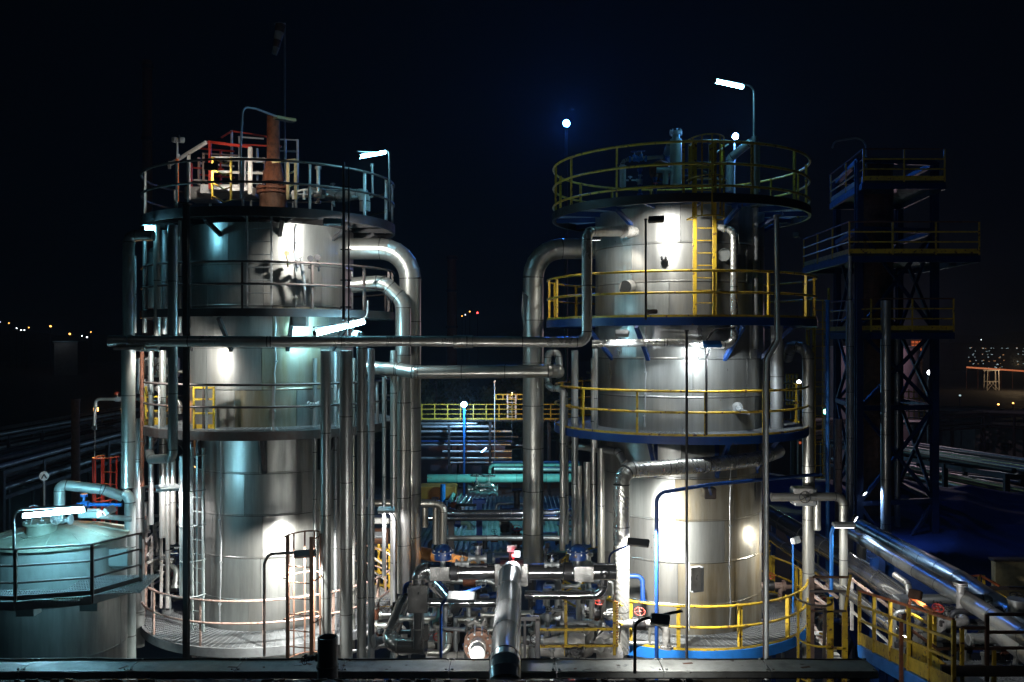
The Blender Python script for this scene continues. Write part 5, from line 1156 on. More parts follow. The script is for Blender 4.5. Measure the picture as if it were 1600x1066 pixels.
manifold('instrument tubing on the roof of the left tower', 480, 560, 296, 312, 21.2, 23, 7, 25, ('foil', 'galvanised'), (.02, .05))
manifold('instrument tubing on the roof of the right tower', 985, 1060, 262, 288, 21.2, 23, 6, 27, ('galvanised', 'blue'), (.02, .05))
manifold('pipe stubs beneath the beam at the bottom edge', 560, 960, 1052, 1064, 16.5, 19.5, 14, 29)
for px, t, b, r_, m_, lab in ((226, 372, 520, .05, 'pipe_grey', 'slim dim pipe just right of the outermost left pipe'), (257, 360, 522, .06, 'galvanised', 'slim pipe right of the beige one at the upper left'), (281, 345, 520, .04, 'pipe_steel', 'thin pipe beside the dark square post'),
        (211, 400, 520, .035, 'galvanised', 'hair thin line beside the outermost left pipe'), (236, 548, 820, .06, 'pipe_grey', 'grey pipe behind the waist platform railing at left'), (262, 718, 930, .05, 'pipe_steel', 'thin silver line over the lowest left rail'), (298, 690, 900, .035, 'galvanised', 'thin line just right of the dark square post'),
        (492, 560, 1000, .05, 'pipe_grey', 'thin pipe just left of the four front risers'), (524, 550, 1010, .04, 'galvanised', 'thin line between the first and second front riser'), (552, 560, 1020, .045, 'pipe_steel', 'thin line between the second and third front riser'), (222, 548, 760, .045, 'rust', 'rust coloured thin line right of the left column pipe'), (254, 548, 840, .08, 'pipe_steel', 'medium pipe behind the waist platform at left'), (600, 590, 900, .05, 'pipe_grey', 'thin pipe between the risers and the nested downpipes')):
    pipe('riser', lab, [(px, t, 20.9), (px, b, 20.9)], r_, m_)
# thin conduits strapped to the tower skins
for cx, cy_, rad, px, z0, z1, lab in ((LX, LY, 1.93, 345, 9.4, 13.8, 'thin crooked cable run down the shaded left tower'), (LX, LY, 2.08, 430, 14.2, 16.6, 'thin conduit on the cyan lit section of the left tower'), (RX, RY, 2.09, 1008, 14.0, 16.3, 'thin bright cable run on the waist section of the right tower'),
        (RX, RY, 2.09, 1140, 9.4, 13.6, 'thin conduit on the lower skin of the right tower'), (LX, LY, 2.08, 462, 16.8, 18.7, 'thin conduit on the lit top section of the left tower')):
    a_ = px_ang(cx, 22.6, rad, px); root = thing('cable_run', lab, 'cable', arcpt(cx, cy_, rad, a_, z0))
    pts = [arcpt(cx, cy_, rad+.01, a_+random.uniform(-.012, .012), z0+(z1-z0)*i/9) for i in range(10)]
    tube_raw('cable', pts, .016, 'galvanised', root, 6)
    for p_ in pts[1::2]: link('clip', box_mesh(.07, .05, .03, 'galvanised', 0), Matrix.Translation(p_), root)

# ------------------------------------------------------------------ foreground beam, stub and rusty ledge
fb_ = thing('beam', 'long weathered grey steel beam crossing the whole foreground', 'beam', P(0, 1036, 13))
a = P(-120, 1033, 12.6); b = P(1362, 1038, 12.6)
a.z = b.z = HC-4.56
N_ = 9
for i in range(N_):
    p_ = a.lerp(b, i/N_); q_ = a.lerp(b, (i+1)/N_); c_ = (p_+q_)/2
    link('cover_plate', box_mesh((q_-p_).length-.014, .50, .012, 'beam_grey', 0), Matrix.Translation(c_+Vector((0, 0, random.uniform(0, .002)))), fb_)
    link('side_web', box_mesh((q_-p_).length-.006, .012, .07, 'beam_grey', 0), Matrix.Translation(c_+Vector((0, -.244, -.045))), fb_)
    link('lower_flange', box_mesh((q_-p_).length-.006, .50, .012, 'black_steel', 0), Matrix.Translation(c_+Vector((0, 0, -.09))), fb_)
for i in range(N_):
    for fx_ in (.03, .97):
        for y_ in (-.19, .19):
            q_ = a.lerp(b, (i+fx_)/N_)+Vector((0, y_, .006)); rod('bolt', q_, q_+Vector((0, 0, .022)), .018, 'beam_grey', fb_, 6)
for k in range(26):
    q_ = a.lerp(b, random.random())+Vector((0, random.uniform(-.2, .2), .0065)); link('grime_flake', box_mesh(random.choice((.05, .09, .14)), random.choice((.03, .05)), .006, random.choice(('rust_brown', 'dark_rail', 'galvanised')), 0), Matrix.Translation(q_) @ Matrix.Rotation(random.uniform(0, 3), 4, 'Z'), fb_)
tube_raw('cable', [a.lerp(b, t/24)+Vector((0, .2+.02*math.sin(t*2.1), .016)) for t in range(25)], .011, 'rubber', fb_, 6)
for x in (-6.5, -2.4, 1.8, 4.8):
    beam('leg', (x, 12.6, 0), (x, 12.6, HC-4.66), .14, .14, 'black_steel', fb_)
vs2 = thing('vent_stub', 'dark open topped vent pipe stub in front of the grey beam', 'pipe', P(512, 1040, 12.1))
o = P(512, 995, 12.1); v, f = [], []
for (rr, z) in ((.135, -11.0), (.135, 0), (.118, 0), (.118, -.5)):
    for k in range(24): v.append((rr*math.cos(k*math.pi/12), rr*math.sin(k*math.pi/12), z))
for s in range(3):
    for k in range(24): f.append((s*24+k, s*24+(k+1) % 24, (s+1)*24+(k+1) % 24, (s+1)*24+k))
f.append(tuple(range(72, 96)))
link('shell', mk('shell', v, f, 'black_steel', 40), Matrix.Translation(o), vs2)
rod('collar', o-Vector((0, 0, .42)), o-Vector((0, 0, .38)), .15, 'black_steel', vs2, 24)
hw = valve('small dark handwheel valve left of the dark vent stub', P(487, 1028, 12.2), .07, (1, 0, 0), (-.6, -.8, 0), 'black_steel', 'rust_brown')
rl_ = thing('rusty_ledge', 'rusty ledge along the bottom edge of the view', 'ledge', P(400, 1075, 10.5))
for i in range(8):
    x = -5.6+i*1.05; link('plate', box_mesh(1.04, .5, .03, 'rust_brown', 0), Matrix.Translation((x, 10.45, HC-4.06+random.uniform(-.01, .01))), rl_)
    for k in range(5): link('scale', box_mesh(random.uniform(.04, .16), .04, .03, random.choice(['rust', 'rust_brown', 'dark_rail']), .008), Matrix.Translation((x+random.uniform(-.5, .5), 10.68, HC-4.045)) @ Matrix.Rotation(random.uniform(-.5, .5), 4, 'Z'), rl_)
beam('support', (-5, 10.45, 0), (-5, 10.45, HC-4.1), .2, .2, 'black_steel', rl_); beam('support', (1.2, 10.45, 0), (1.2, 10.45, HC-4.1), .2, .2, 'black_steel', rl_)

# ------------------------------------------------------------------ right hand side
# dark blue braced frame with three platforms
D = 32.0
def fx(px, d=D): return P(px, 0, d).x
def fz(py, d=D): return HC-(py-533)/FPX*d
tf = thing('steel_tower', 'dark blue braced steel tower frame with three railed decks at the right', 'tower', (fx(1390), 34, 0))
LEGS = [(1342, 32), (1405, 36.5), (1460, 32.6), (1308, 36.5)]
ztop = fz(250)
legp = [(fx(px, d), d) for px, d in LEGS]
for (x, y_) in legp: ibeam('leg', (x, y_, 0), (x, y_, ztop if True else 0), .24, .24, 'blue_dimmed', tf)
order = [0, 2, 1, 3]; lv = [2.0, 6.0, 10.2, 13.6, 16.4, 20.0, ztop]
for k in range(len(lv)-1):
    for e in range(4):
        p_ = legp[order[e]]; q_ = legp[order[(e+1) % 4]]
        beam('girt', (p_[0], p_[1], lv[k+1]), (q_[0], q_[1], lv[k+1]), .18, .18, 'blue_dimmed', tf)
        if k < 5 and e < 4:
            beam('brace', (p_[0], p_[1], lv[k]), (q_[0], q_[1], lv[k+1]), .12, .12, 'blue_dimmed', tf); beam('brace', (q_[0], q_[1]+.02, lv[k]), (p_[0], p_[1]+.02, lv[k+1]), .11, .11, 'blue_dimmed', tf)
def deck(label, xa, xm, xb, pyd, d0, d1, n1, n2, rl=(1.1, .75, .4)):
    z = fz(pyd, d0); root = thing('railed_deck', label, 'platform', (fx(xm, d0), d0, z), 'decks of the blue steel tower')
    A_ = Vector((fx(xa, d1), d1, z)); B_ = Vector((fx(xm, d0), d0, z)); C_ = Vector((fx(xb, d0), d0, z)); E_ = C_+(A_-B_)
    rail_run(root, A_, B_, n1, h=1.1, mr='yellow', mp='yellow', mtop='rust', r=.028, skip_last=True, rails=rl, toe='yellow')
    rail_run(root, B_, C_, n2, h=1.1, mr='yellow', mp='yellow', mtop='rust_brown', r=.028, rails=rl, toe='yellow')
    mid = (A_+C_)/2; L1 = (C_-B_).length; L2 = (A_-B_).length
    me = mk('deck_plate', [A_-mid, B_-mid, C_-mid, E_-mid]+[q-mid-Vector((0, 0, .08)) for q in (A_, B_, C_, E_)], [(0, 1, 2, 3), (7, 6, 5, 4), (0, 4, 5, 1), (1, 5, 6, 2), (2, 6, 7, 3), (3, 7, 4, 0)], 'black_steel')
    link('deck_plate', me, Matrix.Translation(mid-Vector((0, 0, .005))), root)
    for s, e in ((A_, B_), (B_, C_), (C_, E_), (E_, A_)): beam('edge_beam', s-Vector((0, 0, .2)), e-Vector((0, 0, .2)), .10, .22, 'blue_dimmed', root)
    return root
deck('highest and smallest yellow railed deck of the dark blue tower', 1298, 1349, 1476, 282, 31.4, 36.2, 2, 2)
deck('widest yellow railed deck in the middle of the dark blue tower', 1256, 1327, 1530, 396, 31.2, 36.6, 3, 3)
deck('lowest yellow railed deck of the dark blue tower', 1290, 1361, 1490, 516, 31.3, 34.5, 2, 2)
vs3 = thing('process_column', 'dim brown column vessel standing inside the dark blue frame', 'vessel', (fx(1372, 34.4), 34.4, 0))
for i in range(14): rod('shell_course', (fx(1365, 34.4), 34.4, i*1.6+.3), (fx(1365, 34.4), 34.4, i*1.6+1.895), .78 if i < 10 else .7, 'rust_brown', vs3, 30)
for px, py in ((1335, 205),): pass
lampp = tube('lamp_arm', [Vector((fx(1371), 33, fz(270))), Vector((fx(1371), 33, fz(203))), Vector((fx(1320), 33, fz(211))), Vector((fx(1316), 33, fz(222)))], .035, 'galvanised', None, 8, br=.4); tag(lampp, 'faint unlit swan neck lamp arm on top of the dark blue tower', 'lamp arm')
for px, t, b, r_, m_, d_, lab in [(1328, 470, 770, .13, 'galvanised', 30.6, 'silver blue riser pipe in front of the dark blue frame, left one'), (1328, 400, 472, .06, 'galvanised', 30.7, 'thin upper part of the left riser before the blue frame'),
        (1384, 470, 758, .17, 'pipe_steel', 31.3, 'orange lit silver riser pipe in front of the dark blue frame, right one'), (1310, 655, 768, .12, 'pink_paint', 30.6, 'dull pinkish pipe at the left foot of the dark blue frame'), (1402, 520, 640, .1, 'pipe_grey', 33, 'dim pipe right of the orange lit riser')]:
    pipe('riser', lab, [(px, b+200, d_), (px, t, d_)], r_, m_, seg=1.6)
pipe('riser', 'silver riser with valve box standing right of the lower right tower', [(1263, 1062, 21.8), (1263, 545, 21.8), (1236, 540, 22.2), (1230, 560, 22.6)], .14, 'pipe_steel', seg=1.4)
pipe('goal_pipe', 'level silver pipe through the valve box then dropping right of it', [(1205, 777, 21.2), (1318, 776, 21.2), (1318, 960, 21.2)], .10, 'pipe_steel', br=.2, n=22)
pipe('drop_pipe', 'short hanging pipe between the valve box and the dropping pipe', [(1277, 779, 21.4), (1277, 828, 21.4)], .085, 'pipe_steel')
pipe('drop_pipe', 'second silver upright pipe behind the stair head at right', [(1346, 850, 23.5), (1346, 940, 23.5)], .12, 'pipe_steel')
vb = thing('valve_box', 'pale valve box with black handwheel on the silver riser', 'valve', P(1255, 776, 21)); link('case', box_mesh(.54, .4, .42, 'galvanised', .03), Matrix.Translation(P(1255, 775, 21.4)), vb); rod('stem', P(1258, 777, 21.2), P(1258, 777, 20.95), .03, 'black_steel', vb); handwheel(P(1258, 777, 21.0), (0, -1, 0), .13, 'black_steel', vb); link('cover', box_mesh(.46, .03, .34, 'foil', .01), Matrix.Translation(P(1255, 775, 21.17)), vb)
ub = thing('frame_column', 'bright blue slim column beside the tall yellow ladder', 'column', P(1293, 0, 24.8)); rod('shaft', (P(1293, 0, 24.8).x, 24.8, 0), P(1293, 470, 24.8), .055, 'blue_bright', ub, 10); rod('cap', P(1293, 471, 24.8), P(1293, 469, 24.8), .075, 'blue_bright', ub, 10)
pole('blue bent lamp pole right of the lower right tower', [(1299, 935, 20.4), (1299, 834, 20.4), (1302, 822, 20.4), (1330, 817, 20.6)], .045, 'blue_bright', br=.15)
# star lamp between the legs and others
fl2 = flood_post('white star like floodlight seen through the dark blue frame', 1452, 582, 60, 'tube_white', .16, 100, (.85, .95, 1), 0)
MATS['town_white'].node_tree.nodes['Principled BSDF'].inputs['Emission Strength'].default_value = 6
fl3 = flood_post('green white floodlight seen through the tall yellow ladder', 1290, 643, 55, 'glow_green', .15, 25, (.4, 1, .8), 0)
fl4 = flood_post('white lamp over the distant green lit stair', 1248, 597, 52, 'tube_white', .12, 120, (.7, 1, .5), 0)
gs = thing('distant_stair', 'distant yellow green lit stair cage right of the tall blue grey pipe', 'stair', P(1240, 640, 56))
for px in (1229, 1234, 1239, 1245): beam('post', P(px, 632, 56), P(px, 584, 56), .09, .09, 'yellow', gs)
for py in (585, 592, 600, 610, 622, 632): beam('bar', P(1228, py, 56), P(1248, py+1, 56), .09, .09, 'yellow', gs)
for k in range(5): beam('tread', P(1240+k*2, 610+k*6, 55.6), P(1250+k*2, 610+k*6, 55.6), .3, .06, 'galvanised', gs)
link('floor', box_mesh(1.6, 1.6, .1, 'black_steel', 0), Matrix.Translation(P(1240, 640, 56)), gs); rod('column', P(1240, 640, 56.4), (P(1240, 640, 56.4).x, 56.4, 0), .2, 'black_steel', gs, 10)
# mauve lit tank and yellow works seen through the frame
pt_ = thing('storage_tank', 'mauve lit storage tank seen through the dark blue frame', 'tank', (P(1372, 0, 90).x, 92, 0))
zt = HC-(543-533)/FPX*88
for i in range(6): rod('shell_course', (P(1372, 0, 90).x, 92, i*zt/6), (P(1372, 0, 90).x, 92, (i+1)*zt/6-.03), 4.7, 'purple_tank', pt_, 40)
rod('roof_rim', (P(1372, 0, 90).x, 92, zt), (P(1372, 0, 90).x, 92, zt+.12), 4.8, 'galvanised', pt_, 40)
add_light('POINT', (P(1400, 0, 80).x, 82, 17.5), (0, 0, 0), 1600, (1, .7, .85), pt_, .3)
yw = thing('distant_railing', 'distant yellow railings and pipework seen below the mauve tank', 'railing', P(1430, 645, 70))
for py in (612, 622, 632, 642, 652): rod('rail', P(1408+random.randint(-6, 6), py, 70), P(1450, py+1, 70), .06, 'yellow' if py < 640 else 'galvanised', yw, 6)
for px in range(1412, 1452, 8): beam('post', P(px, 655, 70), P(px, 608, 70), .07, .07, 'yellow', yw)
link('base', box_mesh(2.6, 2, .2, 'black_steel', 0), Matrix.Translation(P(1430, 660, 70.5)), yw); rod('column', P(1430, 660, 70.5), (P(1430, 0, 70.5).x, 70.5, 0), .3, 'black_steel', yw, 10)
ofc = thing('orange_facade', 'small far works building front glowing orange behind the lowest blue deck', 'building', P(1432, 537, 300)); link('wall', box_mesh(4.0, 6, 17.5, 'rust_brown', 0), Matrix.Translation((P(1432, 0, 300).x, 303, 8)), ofc)
for i in range(3):
    for j in range(3): link('window', box_mesh(.9, .2, .8, 'town_orange', 0), Matrix.Translation((P(1432, 0, 300).x+(i-1)*1.2, 299.95, 13.2+j*1.2)), ofc)
rack('dim pipe rack receding behind the right frame', P(1330, 690, 60), P(1640, 740, 40), 9, 0, 4, 'black_steel', 4, ('black_steel', 'pipe_grey', 'galvanised'))
rack('dim far pipe rack behind the blue tower foot', P(1180, 662, 85), P(1640, 640, 110), 8, 0, 4, 'black_steel', 6, ('black_steel', 'galvanised', 'pipe_grey'))
rack('dim middle distance pipe rack at the right edge', P(1440, 640, 120), P(1680, 650, 90), 9, 0, 5, 'black_steel', 5, ('galvanised', 'pipe_grey', 'black_steel'))
rack('dim nearest pipe rack above the blue tarpaulin', P(1400, 730, 62), P(1680, 760, 48), 9, 0, 4, 'black_steel', 5, ('pipe_grey', 'galvanised', 'black_steel'))
for k_, (px, py, d_, m_, r_) in enumerate([(1560, 632, 170, 'town_amber', .22), (1583, 630, 170, 'town_amber', .18), (1588, 702, 110, 'led_red', .10), (1552, 868, 44, 'flood_far', .018), (1575, 895, 42, 'town_amber', .03), (1598, 900, 42, 'town_amber', .04), (1512, 690, 120, 'town_dim', .16), (1466, 655, 130, 'town_dim', .2), (1250, 692, 70, 'town_orange', .14), (1500, 618, 190, 'town_dim', .25)]):
    far_lamp(px, py, d_, m_, r_, ['small amber yard light left of its twin at the right edge', 'small amber yard light closest to the right edge above the racks', 'tiny red light in the dark yard at the right edge', 'pin point blue light above the tarpaulin right end', 'tiny amber light by the brown wall patch', 'tiny amber light touching the right edge by the brown wall patch',
      'faint pale light between the racks at right', 'faint pale light right of the blue tower foot', 'orange glow light below the right ring platform', 'faint pale light beneath the far gantry'][k_], 'dim yard lights')
# two low sheds in the dark yard
for k_, (px, d_, w_, h_, m_) in enumerate([(1500, 140, 16, 5, 'mauve_wall'), (1590, 105, 10, 6, 'concrete')]):
    sd = thing('low_building', ('wider' if k_ == 0 else 'narrower')+' dark shed between the pipe racks in the right yard', 'building', (P(px, 0, d_).x, d_, 0))
    link('wall', box_mesh(w_, 8, h_, m_, 0), Matrix.Translation((P(px, 0, d_).x, d_+4, h_/2)), sd); link('roof', box_mesh(w_+.6, 8.6, .25, 'sheet_roof', 0), Matrix.Translation((P(px, 0, d_).x, d_+4, h_+.12)), sd)
    for q in range(4): link('window', box_mesh(1.2, .1, .8, 'black_steel', 0), Matrix.Translation((P(px, 0, d_).x-w_*.4+q*w_*.26, d_-.04, h_*.6)), sd)
# dark blue tarpaulin slope
nx, ny = 110, 60; v = []; f = []
for j in range(ny+1):
    for i in range(nx+1):
        s = i/nx; t = j/ny
        x = 9.6+s*14; y_ = 24.5+t*13
        z = HC-8.6+3.2*t-s*t*1.1 + .10*math.sin(s*7+t*4)+.16*abs(math.sin(s*9+t*7))-.13*abs(math.sin(s*15-t*8+1))-.05*abs(math.sin(t*27+s*11))
        v.append((x, y_, z))
for j in range(ny):
    for i in range(nx): a_ = j*(nx+1)+i; f.append((a_, a_+1, a_+nx+2, a_+nx+1))
tp_ = thing('tarpaulin', 'big dark blue tarpaulin roof draped behind the sloping silver pipes', 'tarpaulin', (16, 30, 7))
me = mk('sheet', v, f, 'tarp', 80); so = link('sheet', me, Matrix(), tp_); mod = so.modifiers.new('solid', 'SOLIDIFY'); mod.thickness = .03
for x in (10.5, 16, 22.5):
    for y_ in (25.5, 36): beam('support_post', (x, y_, 0), (x, y_, 6.9 if y_ < 30 else 9.1), .16, .16, 'blue', tp_)
# two big sloping pipes and the lower pair
pipe('sloping_pipe', 'front silver pipe sloping from the blue lamp pole down to the right edge', [(1330, 832, 24.5), (1510, 938, 17.3), (1660, 1030, 14)], .165, 'pipe_steel', n=28, seg=1.2)
pipe('sloping_pipe', 'rear blue tinted pipe sloping down to the right edge behind the front one', [(1345, 822, 27.5), (1500, 905, 20.2), (1620, 985, 16.5)], .20, 'pipe_steel', n=28, seg=1.0)
pipe('sloping_pipe', 'large dark silver pipe sloping behind the right tower towards the riser', [(1195, 800, 26), (1330, 880, 22.2), (1420, 940, 20)], .24, 'chrome', n=28)
pipe('sloping_pipe', 'thinner dark silver pipe sloping under the large one behind the right tower', [(1195, 832, 25), (1345, 940, 20.5), (1440, 1020, 18)], .13, 'chrome', n=24)
pipe('sloping_pipe', 'fat silver pipe leaving the lower right corner', [(1560, 985, 16.2), (1660, 1060, 14.2)], .2, 'pipe_steel', n=26)
for k, (x0_, x1_, py, r_, m_) in enumerate([(1425, 1545, 936, .10, 'pipe_grey'), (1460, 1580, 955, .09, 'chrome'), (1470, 1560, 976, .11, 'chrome'), (1485, 1575, 998, .10, 'pipe_grey')]):
    pipe('level_pipe', ['topmost', 'second', 'third', 'lowest'][k]+' dark level pipe stacked beside the lower right platform', [(x0_, py, 18.5-k*.5), (x1_, py, 18.2-k*.5), (x1_+8, py+16, 18.0-k*.5)], r_, m_, br=.15)
pipe('wrapped_bend', 'white wrapped bent pipe by the stair head', [(1398, 898, 20), (1418, 912, 19.6), (1424, 940, 19.2), (1440, 985, 18.6)], .07, 'foil', br=.2)
bx = thing('flange_box', 'grey flange box at the start of the dark level pipes', 'box', P(1410, 942, 19)); link('case', box_mesh(.36, .4, .26, 'galvanised', .02), Matrix.Translation(P(1412, 942, 19)), bx); rod('flange', P(1430, 940, 18.9), P(1434, 940, 18.9), .2, 'pipe_grey', bx, 20)
for i, (px, py) in enumerate([(1447, 990), (1465, 1006), (1478, 968), (1530, 1000), (1585, 950)]):
    valve(['first white', 'second grey', 'third pale', 'fourth silver', 'fifth edge'][i]+' valve among the pipes at the lower right', P(px, py, 17.6), .15, (1, 0, .2), (0, -.3, 1), 'foil' if i != 1 else 'galvanised', 'black_steel')
for px, d_ in ((1366, 21.5), (1390, 21.8)):
    c_ = thing('blue_column', ('left' if px == 1366 else 'right')+' bright blue steel column under the sloping silver pipes', 'column', (P(px, 0, d_).x, d_, 0)); ibeam('shaft', (P(px, 0, d_).x, d_, 0), P(px, 872, d_), .16, .15, 'blue', c_); link('head', box_mesh(.2, .2, .03, 'blue', 0), Matrix.Translation(P(px, 872, d_)), c_)
for px, lab in ((1315, 'leftmost'), (1500, 'middle'), (1550, 'rightmost')): pass
cw = thing('brown_shed', 'dim brown wall patch above the lower right platform', 'wall', P(1595, 905, 24)); link('wall', box_mesh(1.6, .2, 1.0, 'cream', .02), Matrix.Translation(P(1598, 905, 24)), cw); link('coping', box_mesh(1.7, .26, .06, 'dark_rail', 0), Matrix.Translation(P(1598, 874, 24)), cw); beam('post', (P(1598, 0, 24.15).x, 24.2, 0), P(1598, 930, 24.2), .3, .1, 'dark_rail', cw)
rr_ = thing('railing', 'orange topped yellow railing behind the sloping pipes at the right edge', 'railing', P(1550, 925, 22))
for (p0, p1) in (((1512, 901), (1532, 899)), ((1532, 899), (1562, 916))): beam('top_rail', P(*p0, 22), P(*p1, 21.6), .05, .05, 'orange_paint', rr_)
for px in (1512, 1530, 1537): beam('post', P(px, 925, 22), P(px, 899, 22), .06, .05, 'yellow', rr_)
beam('rail', P(1535, 915, 22), P(1575, 935, 21.6), .05, .05, 'yellow', rr_); beam('beam', P(1535, 919, 21.8), P(1620, 919, 21.8), .08, .08, 'dark_rail', rr_)
sv = thing('upright_drum', 'small upright silver drum at the right edge', 'vessel', P(1590, 955, 17)); rod('shell', P(1590, 958, 17), P(1590, 938, 17), .17, 'pipe_steel', sv, 24); rod('lid', P(1590, 938, 17), P(1590, 936, 17), .185, 'galvanised', sv, 24)
# pinkish handrail and yellow stair with blue stringer
ph = thing('handrail', 'pinkish white sloping handrail beyond the yellow stair', 'railing', P(1330, 960, 21))
for dy in (0, 26, 50): beam('rail', P(1331, 905+dy, 21), P(1412, 966+dy*1.15, 18.5), .055, .05, 'pink_paint' if dy != 50 else 'white_paint', ph)
for px, t in ((1331, 905), (1367, 940), (1410, 965)): beam('post', P(px, t+80, 21-(px-1331)*.03), P(px, t-2, 21-(px-1331)*.03), .07, .05, 'white_paint', ph)
sm = thing('stair', 'yellow railed stair with blue stringer descending at the lower right', 'stair', P(1345, 1010, 17.5))
S0 = P(1343, 1008, 18.5); S1 = P(1490, 1085, 13.5)
beam('blue_stringer', S0-Vector((0, 0, .12)), S1-Vector((0, 0, .12)), .08, .24, 'blue_bright', sm); beam('kick_plate', S0+Vector((0, 0, .14)), S1+Vector((0, 0, .14)), .02, .24, 'yellow', sm)
for h in (1.12, .82, .52): beam('top_rail' if h > 1 else 'mid_rail', S0+Vector((0, 0, h)), S1+Vector((0, 0, h)), .045, .045, 'orange_paint' if h > 1 else 'yellow', sm)
for i in range(6): q = S0.lerp(S1, i/5); beam('post', q-Vector((0, 0, .1)), q+Vector((0, 0, 1.12)), .06, .05, 'yellow', sm)
for i in range(12): q = S0.lerp(S1, (i+.5)/12); link('tread', box_mesh(.9, .26, .03, 'galvanised', 0), Matrix.Translation(q+Vector((.5, .15, -.05))), sm)
pl = thing('railed_deck', 'nearest yellow and rust railed deck in the lower right corner', 'platform', P(1500, 1050, 14))
def rr2(p0, p1, ps, m1, m2, hs):
    for h in hs: beam('top_rail' if h == hs[0] else 'mid_rail', p0+Vector((0, 0, h)), p1+Vector((0, 0, h)), .045, .045, m1 if h == hs[0] else m2, pl)
    for s in ps: q = p0.lerp(p1, s); beam('post', q-Vector((0, 0, .4)), q+Vector((0, 0, hs[0])), .06, .05, m2, pl)
zf = HC-7.0
def G(px, d, z=zf): return Vector((P(px, 0, d).x, d, z))
a = P(1425, 938, 16.6); b = P(1462, 958, 15.2); 
beam('top_rail', P(1410, 970, 16.8), P(1424, 934, 16.4), .05, .05, 'rust', pl); beam('top_rail', P(1424, 934, 16.4), P(1462, 958, 15.0), .05, .05, 'orange_paint', pl); beam('mid_rail', P(1416, 955, 16.4), P(1460, 980, 15.0), .045, .045, 'yellow', pl)
beam('mid_rail', P(1424, 985, 16.4), P(1462, 1012, 15.0), .045, .045, 'rust', pl); beam('kick_plate', P(1424, 1012, 16.4), P(1480, 1052, 14.6), .02, .28, 'yellow', pl)
for px, t, m_ in ((1408, 972, 'rust'), (1422, 985, 'dark_rail'), (1460, 958, 'yellow'), (1466, 1012, 'rust_brown')): beam('post', P(px, 1085, 15.6), P(px, t, 15.6), .06, .05, m_, pl)
beam('top_rail', P(1503, 981, 14.6), P(1540, 981, 14.6), .045, .045, 'rust_brown', pl); beam('top_rail', P(1542, 960, 14.6), P(1640, 960, 14.6), .045, .045, 'rust_brown', pl); beam('mid_rail', P(1545, 988, 14.6), P(1640, 988, 14.6), .045, .045, 'rust_brown', pl); beam('mid_rail', P(1462, 1014, 14.8), P(1640, 1012, 14.4), .045, .045, 'rust_brown', pl)
for px, t, m_ in ((1503, 981, 'yellow'), (1542, 960, 'rust_brown'), (1553, 1016, 'yellow'), (1628, 960, 'rust_brown')): beam('post', P(px, 1085, 14.6), P(px, t, 14.6), .06, .05, m_, pl)
flat_grating(P(1560, 1072, 15.8), 3.0, 2.6, 'galvanised', pl)
beam('edge_beam', P(1470, 1048, 14.6), P(1640, 1048, 14.6), .06, .18, 'dark_rail', pl)
# caged yellow ladder at the right foot of the right tower
cl = thing('ladder_cage', 'yellow caged ladder head with rusty rails right of the lowest right platform', 'ladder', P(1290, 1060, 17))
for px, t, m_, w_ in ((1263, 945, 'yellow', .07), (1297, 933, 'yellow', .12), (1320, 955, 'yellow', .10), (1247, 938, 'yellow', .04), (1288, 950, 'dark_rail', .05)): beam('post', P(px, 1085, 17.0), P(px, t, 17.0), w_, .05, m_, cl)
def ho(py, m_, x0_=1247, x1_=1297, dd=.45):
    c0 = P((x0_+x1_)/2, py, 17.0); w_ = U((x1_-x0_)/2, 17); tube_raw('hoop', [c0+Vector((w_*math.cos(a_), -dd*math.sin(a_), 0)) for a_ in [math.pi*k/12 for k in range(-3, 16)]], .02, m_, cl, 6)
for py, m_ in ((936, 'dark_rail'), (998, 'yellow'), (1056, 'yellow')): ho(py, m_)
beam('top_rail', P(1270, 902, 17.3), P(1327, 902, 17.1), .05, .04, 'rust_brown', cl); beam('top_rail', P(1329, 898, 17.1), P(1320, 958, 17.0), .05, .04, 'yellow', cl); beam('mid_rail', P(1265, 924, 17.3), P(1322, 924, 17.1), .04, .04, 'dark_rail', cl); beam('mid_rail', P(1266, 955, 17.0), P(1322, 955, 17), .05, .04, 'dark_rail', cl); beam('mid_rail', P(1290, 1013, 17), P(1322, 1013, 17), .05, .04, 'yellow', cl)
beam('post', P(1268, 1040, 18), P(1268, 902, 18), .1, .06, 'pink_paint', cl)
sb = thing('stair', 'pinkish white stair rails behind the yellow caged ladder head', 'stair', P(1290, 960, 20))
for (x0_, y0_, x1_, y1_) in ((1270, 905, 1310, 935), (1270, 930, 1300, 952), (1269, 975, 1290, 1010)): beam('rail', P(x0_, y0_, 19.5), P(x1_, y1_, 19), .07, .05, 'pink_paint', sb)
for i in range(6): beam('tread', P(1272+i*5, 990+i*8, 19.2), P(1290+i*5, 990+i*8, 19.2), .2, .03, 'white_paint', sb)
yg = thing('stair_cage', 'yellow ladder gate at the right back of the lowest right platform', 'gate', P(1198, 925, 24))
for px in (1194, 1200, 1205, 1209): beam('post', P(px, 930, 24.6), P(px, 845 if px < 1204 else 868, 24.6), .06, .05, 'yellow', yg)
for k in range(10): beam('rung', P(1192, 852+k*8, 24.6), P(1204, 853+k*8, 24.6), .04, .03, 'yellow', yg)
sc_ = thing('spiral_post', 'speckled thin perforated post left of the silver front pipe', 'post', P(962, 1000, 18.4)); rod('post', P(962, 1008, 18.4), P(962, 940, 18.4), .05, 'orange_pipe', sc_, 8)
for i in range(16): rod('collar', P(962, 1006-i*4.1, 18.4), P(962, 1004.6-i*4.1, 18.4), .062, 'cream', sc_, 8)

